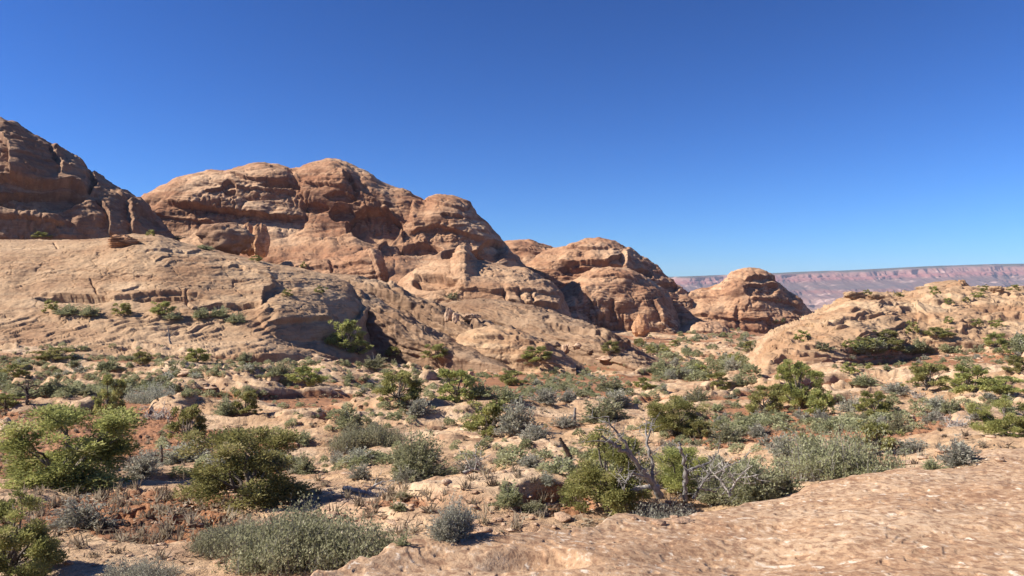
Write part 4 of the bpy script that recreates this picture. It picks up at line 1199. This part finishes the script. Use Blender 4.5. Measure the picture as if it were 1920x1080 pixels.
for (ur, vrg, n1, n2, hr, lab, grp) in REGIONS:
    got = 0
    tries = 0
    while got < n1 + n2 and tries < 16000:
        tries += 1
        u, v = rng.uniform(*ur), rng.uniform(*vrg)
        hp = hit(u, v)
        if hp is None or hp[0].y > 430 or hp[1].z < 0.45:
            continue
        if any(abs(u - a) < w0 * .4 and abs(v - b0 + 6) < 12 for a, b0, w0 in FOOT):
            continue
        x, y = hp[0].x, hp[0].y
        rk_ = [rock_at(x, y)]
        if rng.uniform() < 0.75 * rk_[0] or pn(np.array([x / 9]), np.array([y / 9]), 0, 77)[0] < rng.uniform(-.35, .25):
            continue
        h = rng.uniform(*hr) * rng.uniform(.8, 1.15)
        w = h * rng.uniform(1.1, 1.9)
        if got < n1:
            h *= 1.15
            w *= 1.15
            k = rng.choice(['J', 'B', 'S', 'B'] if hr[1] > 1 else ['B', 'S', 'S', 'B'])
            plant(str(k), hp[0], w, h, w * F / y, lab, grp)
        else:
            sv, sf = scrub_proto[rng.integers(6)]
            a = rng.uniform(0, 6.28)
            sc = rng.uniform(.45, .95)
            rot = np.array([[math.cos(a), -math.sin(a), 0], [math.sin(a), math.cos(a), 0], [0, 0, 1]])
            q = sv @ rot.T * np.array([w * sc, w * sc, h * sc]) + np.array(hp[0]) - [0, 0, .04]
            scrub_v.append(q)
            scrub_f.append(sf + noff)
            noff += len(q)
            scrub_t.append(np.clip(rng.uniform(.0, .7) + rng.normal(0, .12, len(sf)), 0, 1))
        got += 1
scrub = link('scrub', make_mesh('scrub', np.concatenate(scrub_v), np.concatenate(scrub_f), L_OLI, False, {'tint': ('FACE', np.concatenate(scrub_t))}),
             label='countless tiny dark shrubs dotting the valley floor and slopes', cat='scrub', kind='stuff')

# dry grass and fallen twigs between the shrubs: nobody could count them
gv_, gf_, gt_, noff = [], [], [], 0
tries = 0
while len(gv_) < 1500 and tries < 8000:
    tries += 1
    hp = hit(rng.uniform(0, 1900), 1060 - 330 * rng.uniform() ** .8)
    if hp is None or hp[3] != 0 or not 6 < hp[0].y < 70 or hp[1].z < .5:
        continue
    rk_ = [rock_at(hp[0].x, hp[0].y)]
    if rng.uniform() < .8 * rk_[0]:
        continue
    n = rng.integers(10, 26)
    flat_ = rng.uniform() < .4                     # litter lies, grass stands
    h = rng.uniform(.06, .2)
    c_ = np.array(hp[0]) + rng.normal(0, 1, (n, 3)) * (np.array([.16, .16, 0.004]) if flat_ else np.array([.035, .035, 0]))
    d_ = unit(rng.normal(0, 1, (n, 3)) * [1, 1, .15] + [0, 0, .1]) if flat_ else unit(rng.normal(0, .45, (n, 3)) + [0, 0, 1])
    vv, ff = sprays(c_, d_, np.full(n, h) * rng.uniform(.6, 1.2, n), np.full(n, .006 + .0006 * hp[0].y), rng)
    gv_.append(vv)
    gf_.append(ff + noff)
    noff += len(vv)
    gt_.append(np.clip(rng.uniform(0, .9) + rng.normal(0, .1, n), 0, 1))
L_DRY = leaf_mat('dry_grass', (0.16, 0.12, 0.075), (0.42, 0.36, 0.23), (0.52, 0.46, 0.32))
link('dry_grass', make_mesh('dry_grass', np.concatenate(gv_), np.concatenate(gf_), L_DRY, False, {'tint': ('FACE', np.concatenate(gt_))}), label='dry grass tufts and twig litter on the soil', cat='grass', kind='stuff')
# ------------------------------------------------------------------ dead wood
def snag(name, label, cat, u, v, lines, mat, twigs=0, base=None):
    """lines: [(list of (u, v, metres further away), thick px, thin px)]; the first line is the trunk"""
    hp = hit(u, v) if base is None else None
    Yd = hp[0].y if base is None else base
    root = Vector(((u - 960) / F * Yd, Yd, (540 - v) / F * Yd))
    o = link(name, None, label=label, cat=cat)
    o.location = root
    rg = np.random.default_rng(int(u * 7 + v))
    tl = []
    for i, (pts, a, b_) in enumerate(lines):
        P = []
        for (pu, pv, dy) in pts:
            y = Yd + dy
            P.append(((pu - 960) / F * y, y, (540 - pv) / F * y))
        P = np.array(P) - np.array(root)
        n = max(8, 5 * len(P))
        t = np.linspace(0, len(P) - 1, n)
        Q = np.stack([np.interp(t, np.arange(len(P)), P[:, k]) for k in range(3)], -1)
        L = np.linalg.norm(P[-1] - P[0])
        Q[1:] += rg.normal(0, .010 * L, (n - 1, 3))
        rad = np.linspace(a, b_, n) * Yd / F * .5 * (1 + .18 * rg.normal(size=n)).clip(.6, 1.4)
        vv, ff = tubes([(Q, rad)], 7)
        tl = []
        for q in range(twigs if a > 3 else twigs // 2):
            k = rg.integers(2, n)
            e = Q[k] + unit(rg.normal(size=3) + [0, 0, .25]) * rg.uniform(14, 42) * Yd / F
            tw = limb(rg, Q[k], e, 6, .3)
            tl.append((tw, np.linspace(1.7, .6, 6) * Yd / F * .5))
            for q2 in range(2):
                m_ = tw[rg.integers(2, 5)]
                tl.append((limb(rg, m_, m_ + unit(rg.normal(size=3) + [0, 0, .2]) * rg.uniform(8, 20) * Yd / F, 4, .3), np.linspace(1.1, .5, 4) * Yd / F * .5))
        if tl:
            v2, f2 = tubes(tl, 4)
            ff = np.concatenate([ff, f2 + len(vv)])
            vv = np.concatenate([vv, v2])
        link('trunk' if i == 0 else 'branch', make_mesh('trunk' if i == 0 else 'branch', vv, ff, mat, True), o)
    return o


snag('dead_tree', 'thick bleached dead trunk leaning left out of the big bright juniper', 'dead tree', 1238, 930,
     [([(1238, 930, -1.35), (1215, 895, -1.50), (1188, 862, -1.60), (1160, 838, -1.70), (1130, 820, -1.80)], 12, 4), ([(1188, 862, -1.60), (1172, 830, -1.65), (1150, 805, -1.70), (1138, 780, -1.75)], 7, 1.5),
      ([(1160, 838, -1.70), (1140, 828, -1.75), (1118, 826, -1.80)], 5, 1.5), ([(1226, 912, -1.35), (1222, 870, -1.25), (1213, 830, -1.20), (1212, 790, -1.15)], 8, 2), ([(1213, 830, -1.20), (1221, 800, -1.25), (1224, 785, -1.25)], 4, 1.2),
      ([(1215, 895, -1.50), (1185, 888, -1.75), (1172, 905, -1.85), (1170, 922, -1.85)], 4, 1.5)], W_GREY, 7)
snag('dead_tree', 'upright grey dead trunk with a forked top right of the leaning one', 'dead tree', 1285, 940,
     [([(1285, 940, -1.35), (1284, 905, -1.35), (1285, 872, -1.40), (1276, 842, -1.45), (1272, 826, -1.45)], 9, 4), ([(1284, 885, -1.35), (1305, 876, -1.25), (1330, 868, -1.15), (1345, 850, -1.10)], 6, 1.5),
      ([(1300, 935, -1.45), (1318, 905, -1.45), (1335, 880, -1.45)], 7, 2), ([(1310, 915, -1.45), (1340, 922, -1.30), (1358, 910, -1.25)], 3, 1)], W_GREY, 7)
snag('fallen_log', 'pale thick log lying at the foot of the leaning dead trunk', 'log', 1160, 925,
     [([(1158, 926, -.7), (1185, 921, -.7), (1215, 913, -.6), (1235, 914, -.5)], 14, 9), ([(1170, 922, -.75), (1174, 940, -.8), (1183, 966, -.8)], 4, 2)], W_DEAD, 6)
snag('bleached_branches', 'spray of bare bleached twigs right of the upright grey trunk', 'dead branches', 1370, 930,
     [([(1370, 930, -1.35), (1350, 900, -1.25), (1330, 880, -1.15)], 5, 1.5), ([(1368, 925, -1.35), (1385, 895, -1.25), (1410, 872, -1.15)], 4, 1.2), ([(1350, 900, -1.25), (1358, 880, -1.25), (1352, 862, -1.25)], 3, 1), ([(1385, 895, -1.25), (1400, 895, -1.25), (1420, 890, -1.25)], 2.5, 1), ([(1340, 890, -1.25), (1375, 868, -1.05), (1400, 862, -0.85)], 3, 1)], W_DEAD, 6)
snag('leaning_stump', 'short dark stump leaning left on pale rock', 'stump', 1070, 862, [([(1070, 862, 0), (1063, 846, -.05), (1055, 832, -.1), (1050, 822, -.1)], 11, 6)], W_CHAR)
snag('dead_stump', 'thin upright brown stump behind the leaning stump', 'stump', 1078, 796, [([(1078, 796, 0), (1077, 780, 0), (1079, 764, 0)], 7, 4)], W_GREY)
snag('thin_snag', 'thin dead post standing between juniper and grey shrub', 'dead tree', 303, 872, [([(303, 872, 0), (304, 852, 0), (302, 834, 0)], 5, 3)], W_CHAR)
snag('bleached_branch', 'forked bleached branch lying on pale rock in the middle', 'dead branch', 872, 888,
     [([(868, 888, -.1), (885, 880, 0), (900, 882, .1), (908, 884, .1)], 8, 3), ([(890, 882, 0), (894, 866, 0), (891, 845, 0)], 4, 1.2), ([(880, 882, 0), (875, 872, -.1), (872, 866, -.1)], 3, 1), ([(894, 868, 0), (905, 878, .1), (910, 888, .1)], 3, 1.2)], W_DEAD, 4)
snag('root_snag', 'black burnt root with pale splayed ends on red soil', 'dead root', 680, 925,
     [([(645, 915, .2), (670, 920, 0), (695, 925, -.1), (712, 930, -.2)], 9, 6), ([(695, 926, -.1), (715, 932, -.2), (731, 940, -.3)], 7, 2), ([(695, 928, -.1), (712, 938, -.2), (724, 948, -.3)], 6, 2), ([(690, 925, -.1), (703, 934, -.2), (712, 950, -.3)], 5, 2),
      ([(690, 922, 0), (705, 908, 0), (722, 902, .1)], 6, 2), ([(700, 915, 0), (722, 918, .1), (728, 926, .1)], 5, 2)], W_DEAD, 4)
snag('dead_tree', 'small black dead tree on layered rock near the left edge', 'dead tree', 50, 758,
     [([(50, 758, 0), (52, 742, 0), (50, 728, .1)], 7, 4), ([(52, 738, 0), (42, 726, 0), (34, 720, 0)], 4, 1.5), ([(50, 730, .1), (62, 722, .1), (70, 724, .1)], 4, 1.5), ([(50, 732, .1), (54, 718, .1), (48, 712, .1)], 3, 1.2)], W_CHAR, 4)
snag('bleached_branch', 'white bleached branch in the lower left corner', 'dead branch', 30, 1060,
     [([(18, 1046, .1), (40, 1042, 0), (58, 1030, 0), (80, 1040, 0), (98, 1056, 0), (118, 1062, 0)], 8, 3), ([(58, 1031, 0), (66, 1024, .1), (88, 1026, .1)], 4, 1.5), ([(98, 1056, 0), (116, 1052, .1), (128, 1066, .1)], 4, 1.5), ([(80, 1040, 0), (76, 1060, -.1), (88, 1078, -.1)], 4, 1.5), ([(40, 1042, 0), (34, 1060, -.1), (40, 1080, -.2)], 5, 2)], W_DEAD, 4)
snag('thin_snag', 'thin bare snag standing at the foot of the pale slope', 'dead tree', 320, 645, [([(320, 645, 0), (317, 630, 0), (315, 612, 0)], 4, 2), ([(318, 632, 0), (328, 622, 0)], 2, 1), ([(317, 628, 0), (308, 618, 0)], 2, 1)], W_GREY)
snag('bleached_branch', 'short bleached branch across broken ledges above the rock shelf', 'dead branch', 1006, 950, [([(1000, 938, .1), (1005, 948, 0), (1012, 956, 0)], 5, 3)], W_DEAD)

# ------------------------------------------------------------------ stones and boulders
mat_pale, t, b = new_mat('pale_stone')
g = NT(t)
n = g.noise(1.2, 6, 0.7)
g.l(g.ramp(n, [(0.32, (0.24, 0.14, 0.09)), (0.5, (0.50, 0.32, 0.20)), (0.68, (0.64, 0.47, 0.33))]), b.inputs['Base Color'])
g.bump(g.noise(3.0, 7, 0.7), 0.8, 0.2, b)
mat_orange, t, b = new_mat('orange_stone')
g = NT(t)
n = g.noise(0.5, 6, 0.68, g.mapping((1, 1, 2.5)))
g.l(g.ramp(n, [(0.32, (0.26, 0.12, 0.06)), (0.5, (0.50, 0.27, 0.14)), (0.68, (0.60, 0.37, 0.22))]), b.inputs['Base Color'])
g.bump(g.noise(1.6, 8, 0.7), 0.8, 0.5, b)


def rock_mesh(name, seed, mat, nlat=22, nlon=34, rough=.22, block=0.5, layers=0.0, taper=0.0):
    """an irregular weathered block, about one unit across, foot at z = 0"""
    rg = np.random.default_rng(seed)
    la = np.linspace(-math.pi / 2, math.pi / 2, nlat)
    lo = np.linspace(0, 2 * math.pi, nlon + 1)
    A, O = np.meshgrid(la, lo, indexing='ij')
    d = np.stack([np.cos(A) * np.cos(O), np.cos(A) * np.sin(O), np.sin(A)], -1)
    # cut by random planes: flat facets with broken edges
    r = np.full(A.shape, 1.0)
    pl = unit(rg.normal(size=(11, 3)))
    pl = np.concatenate([pl, [[0, 0, 1], [0, 0, -1]]])
    off = np.append(rg.uniform(.55, .95, 11), [.75, .6])
    for p_, o_ in zip(pl, off):
        c_ = d @ p_
        r = np.minimum(r, np.where(c_ > .05, o_ / np.maximum(c_, .05), 9))
    r = r * block + (1 - block) * .85
    s_ = seed * 3.7
    wrap = np.stack([d[..., 0] + s_, d[..., 1], d[..., 2]], -1)
    r = r * (1 + rough * fbm(wrap[..., 0] * 1.7, wrap[..., 1] * 1.7, wrap[..., 2] * 1.7, 4, 3))
    v = d * r[..., None]
    if layers:
        q = v[..., 2] * 5 + .6 * fbm(wrap[..., 0], wrap[..., 1], wrap[..., 2], 2, 9)
        k = 1 + layers * sstep(np.abs(q - np.round(q)), .1, .5)
        v[..., :2] *= k[..., None]
    if taper:
        v[..., :2] *= np.clip(1 - taper * (v[..., 2:3] + .6) / 1.4, .2, 2)
    v = v.reshape(-1, 3) * .5
    v[:, 2] -= v[:, 2].min()
    v[:, 2] /= v[:, 2].max()
    for k in (0, 1):
        v[:, k] /= np.ptp(v[:, k])
    return make_mesh(name, v, grid_faces(nlat, nlon + 1), mat, True)


def boulder(name, u, v, wpx, hpx, label, mat, Yd=None, depth=.8, cat='boulder', seed=1, rot=0.0, **kw):
    if Yd is None:
        hp = hit(u, v)
        Yd = hp[0].y
    px = Yd / F
    o = link(name, rock_mesh(name, seed, mat, 44, 66, **kw), label=label, cat=cat)
    o.location = ((u - 960) * px, Yd + wpx * px * depth * .3, (540 - v - hpx * .12) * px)
    o.scale = (wpx * px, wpx * px * depth, hpx * px * 1.12)
    o.rotation_euler = (0, R(rot), 0)
    return o


boulder('boulder', 412, 476, 108, 62, 'large brown domed boulder behind the crest of the pale slope', M_left, 205, .8, seed=11, block=.35, rough=.25)
boulder('boulder', 460, 474, 42, 58, 'round reddish boulder right of the large brown boulder', mat_orange, 225, .9, seed=12, block=.3)
boulder('boulder', 486, 480, 36, 62, 'second round reddish boulder with a shaded right side', mat_orange, 224, .9, seed=13, block=.3)
boulder('boulder', 225, 463, 64, 24, 'red brown broken outcrop sitting on the pale slope', mat_orange, None, .7, seed=14, block=.9, layers=.3)
boulder('boulder', 1203, 632, 36, 44, 'pointed orange boulder standing alone before the fluted dome', mat_orange, None, .8, seed=15, block=.4, taper=.45)
boulder('boulder', 868, 492, 40, 34, 'stubby orange spire on top of the knob dome', mat_orange, 197, .8, seed=16, block=.5, layers=.35, taper=.5)
boulder('boulder', 840, 602, 16, 26, 'pale upright rock split in two beside the gully', mat_pale, None, .8, seed=17, block=.8)
boulder('boulder', 855, 604, 14, 18, 'smaller pale rock leaning beside the split upright rock', mat_pale, None, .8, seed=18, block=.8)
boulder('boulder', 884, 600, 40, 12, 'flat pale stack of slabs below the knob dome', mat_pale, None, .8, seed=19, block=.9, layers=.3)
boulder('boulder', 670, 640, 12, 26, 'pink leaning slab in the shade of the bulging rock', mat_pale, None, .6, seed=20, block=.9, rot=-24)
boulder('boulder', 880, 712, 22, 16, 'square pinkish boulder behind the dark mid valley juniper', mat_pale, None, .8, seed=21, block=.9)
boulder('boulder', 866, 710, 12, 9, 'small pinkish stone next to the square pinkish boulder', mat_pale, None, .8, seed=22, block=.9)
boulder('boulder', 1706, 793, 26, 16, 'rounded pale stone among grey shrubs at right', mat_pale, None, .8, seed=23, block=.6)
boulder('cap_rock', 1762, 552, 76, 16, 'long flat base of the tilted cap rock on the hill crest', M_hill, 139, .8, seed=24, block=.9, layers=.25)
boulder('cap_rock', 1776, 545, 92, 17, 'tilted slab capping the crest of the right hill', M_hill, 139.5, .7, seed=25, block=1.0, layers=.15, rot=-11)
boulder('cap_rock', 1808, 548, 24, 24, 'blocky end of the tilted cap rock on the hill crest', M_hill, 138, .8, seed=26, block=.9)
boulder('boulder', 1605, 560, 44, 14, 'low broken ledge at the left end of the hill crest', M_hill, None, .8, seed=27, block=.95, layers=.25)
boulder('boulder', 1645, 560, 34, 10, 'low flat rock near the left end of the hill crest', M_hill, None, .8, seed=28, block=.95, layers=.25)
boulder('boulder', 1872, 548, 30, 12, 'low broken rock on the crest near the right edge', M_hill, None, .8, seed=29, block=.95, layers=.2)
for i, (u, v, w_, h_, lab) in enumerate([(1085, 656, 26, 14, 'first block of the rubble under the shadowed wall'), (1040, 650, 30, 10, 'long pale block in the rubble under the shadowed wall'), (1062, 662, 18, 16, 'upright dark block in the rubble under the shadowed wall'),
                                      (1108, 664, 22, 12, 'low block at the right end of the rubble under the wall'), (1140, 676, 40, 9, 'flat pale slab beyond the rubble under the wall')]):
    boulder('boulder', u, v, w_, h_, lab, M_fin if i % 2 else mat_pale, None, .8, seed=31 + i, block=.95)

ROCKS = [rock_mesh('loose_stone', 60 + i, mat_pale, 14, 20, .16, 1.0, .15) for i in range(6)]
rub_v, rub_f, noff = [], [], 0
TINY = []
for i in range(5):
    m_ = rock_mesh('rubble_stone', 80 + i, mat_pale, 6, 9, .2, 1.0)
    vv = np.empty(len(m_.vertices) * 3)
    m_.vertices.foreach_get('co', vv)
    TINY.append((vv.reshape(-1, 3), grid_faces(6, 10)))
    bpy.data.meshes.remove(m_)
SPOTS = [((600, 1320), (880, 1010), 30, 170, (.08, .30)), ((60, 620), (880, 1060), 14, 260, (.05, .18)), ((0, 1900), (740, 880), 44, 190, (.12, .42)), ((0, 1000), (660, 745), 30, 140, (.25, .8)), ((1180, 1420), (610, 690), 20, 120, (.8, 2.2)),
         ((1440, 1900), (565, 680), 20, 150, (.3, 1.1))]
NAMED = ['flat pale stone lying on the red soil of the near hollow', 'brown broken stone on the crusted soil at lower left', 'pale flat stone on the near valley floor', 'thin pale slab lying on the left flats',
         'fallen block on the valley floor below the pyramid dome', 'loose pale block on the right hill']
for (ur, vrg, n1, n2, sr), lab in zip(SPOTS, NAMED):
    got = tries = 0
    while got < n1 + n2 and tries < 6000:
        tries += 1
        hp = hit(rng.uniform(*ur), rng.uniform(*vrg))
        if hp is None or hp[0].y > 400 or hp[1].z < .4 or hp[0].y < 6.5:
            continue
        w = sr[0] + (sr[1] - sr[0]) * rng.uniform() ** 2.2
        h = w * rng.uniform(.12, .36)
        d_ = w * rng.uniform(.6, 1.0)
        a = rng.uniform(0, 6.28)
        if got < n1:
            o = link('loose_stone', ROCKS[rng.integers(6)], label=lab, cat='stone', group=lab.replace('stone', 'stones').replace('slab', 'slabs').replace('block', 'blocks'))
            w *= 1.3
            o.location = hp[0] - Vector((0, 0, h * .2))
            o.scale = (w, d_ * 1.2, h)
            o.rotation_euler = (rng.normal(0, .12), rng.normal(0, .12), a)
        else:
            sv, sf = TINY[rng.integers(5)]
            w *= .6
            ca, sa = math.cos(a), math.sin(a)
            q = sv * [w, d_ * .6, h * .7]
            q = np.stack([q[:, 0] * ca - q[:, 1] * sa, q[:, 0] * sa + q[:, 1] * ca, q[:, 2]], -1) + np.array(hp[0]) - [0, 0, h * .12]
            rub_v.append(q)
            rub_f.append(sf + noff)
            noff += len(q)
        got += 1
link('rubble', make_mesh('rubble', np.concatenate(rub_v), np.concatenate(rub_f), mat_pale, True), label='small broken stones strewn over the valley floor', cat='rubble', kind='stuff')
# ------------------------------------------------------------------ the air: pale haze that the far mesa fades into
def haze_box():
    x0, x1, y0, y1, z0, z1 = -9400, 14100, -9400, 9600, -275, 262
    v = [(x, y, z) for z in (z0, z1) for y in (y0, y1) for x in (x0, x1)]
    f = [(0, 2, 3, 1), (4, 5, 7, 6), (0, 1, 5, 4), (2, 6, 7, 3), (0, 4, 6, 2), (1, 3, 7, 5)]
    m = bpy.data.materials.new('haze')
    m.use_nodes = True
    nt = m.node_tree
    nt.nodes.remove(nt.nodes['Principled BSDF'])
    pv = nt.nodes.new('ShaderNodeVolumePrincipled')
    pv.inputs['Color'].default_value = (0.72, 0.80, 1.0, 1)
    pv.inputs['Density'].default_value = HAZE
    nt.links.new(pv.outputs[0], nt.nodes['Material Output'].inputs['Volume'])
    o = link('haze', make_mesh('haze', v, f, m, False), label='thin pale haze in the desert air', cat='haze', kind='stuff')
    return o


HAZE = 5.0e-5
haze_box()
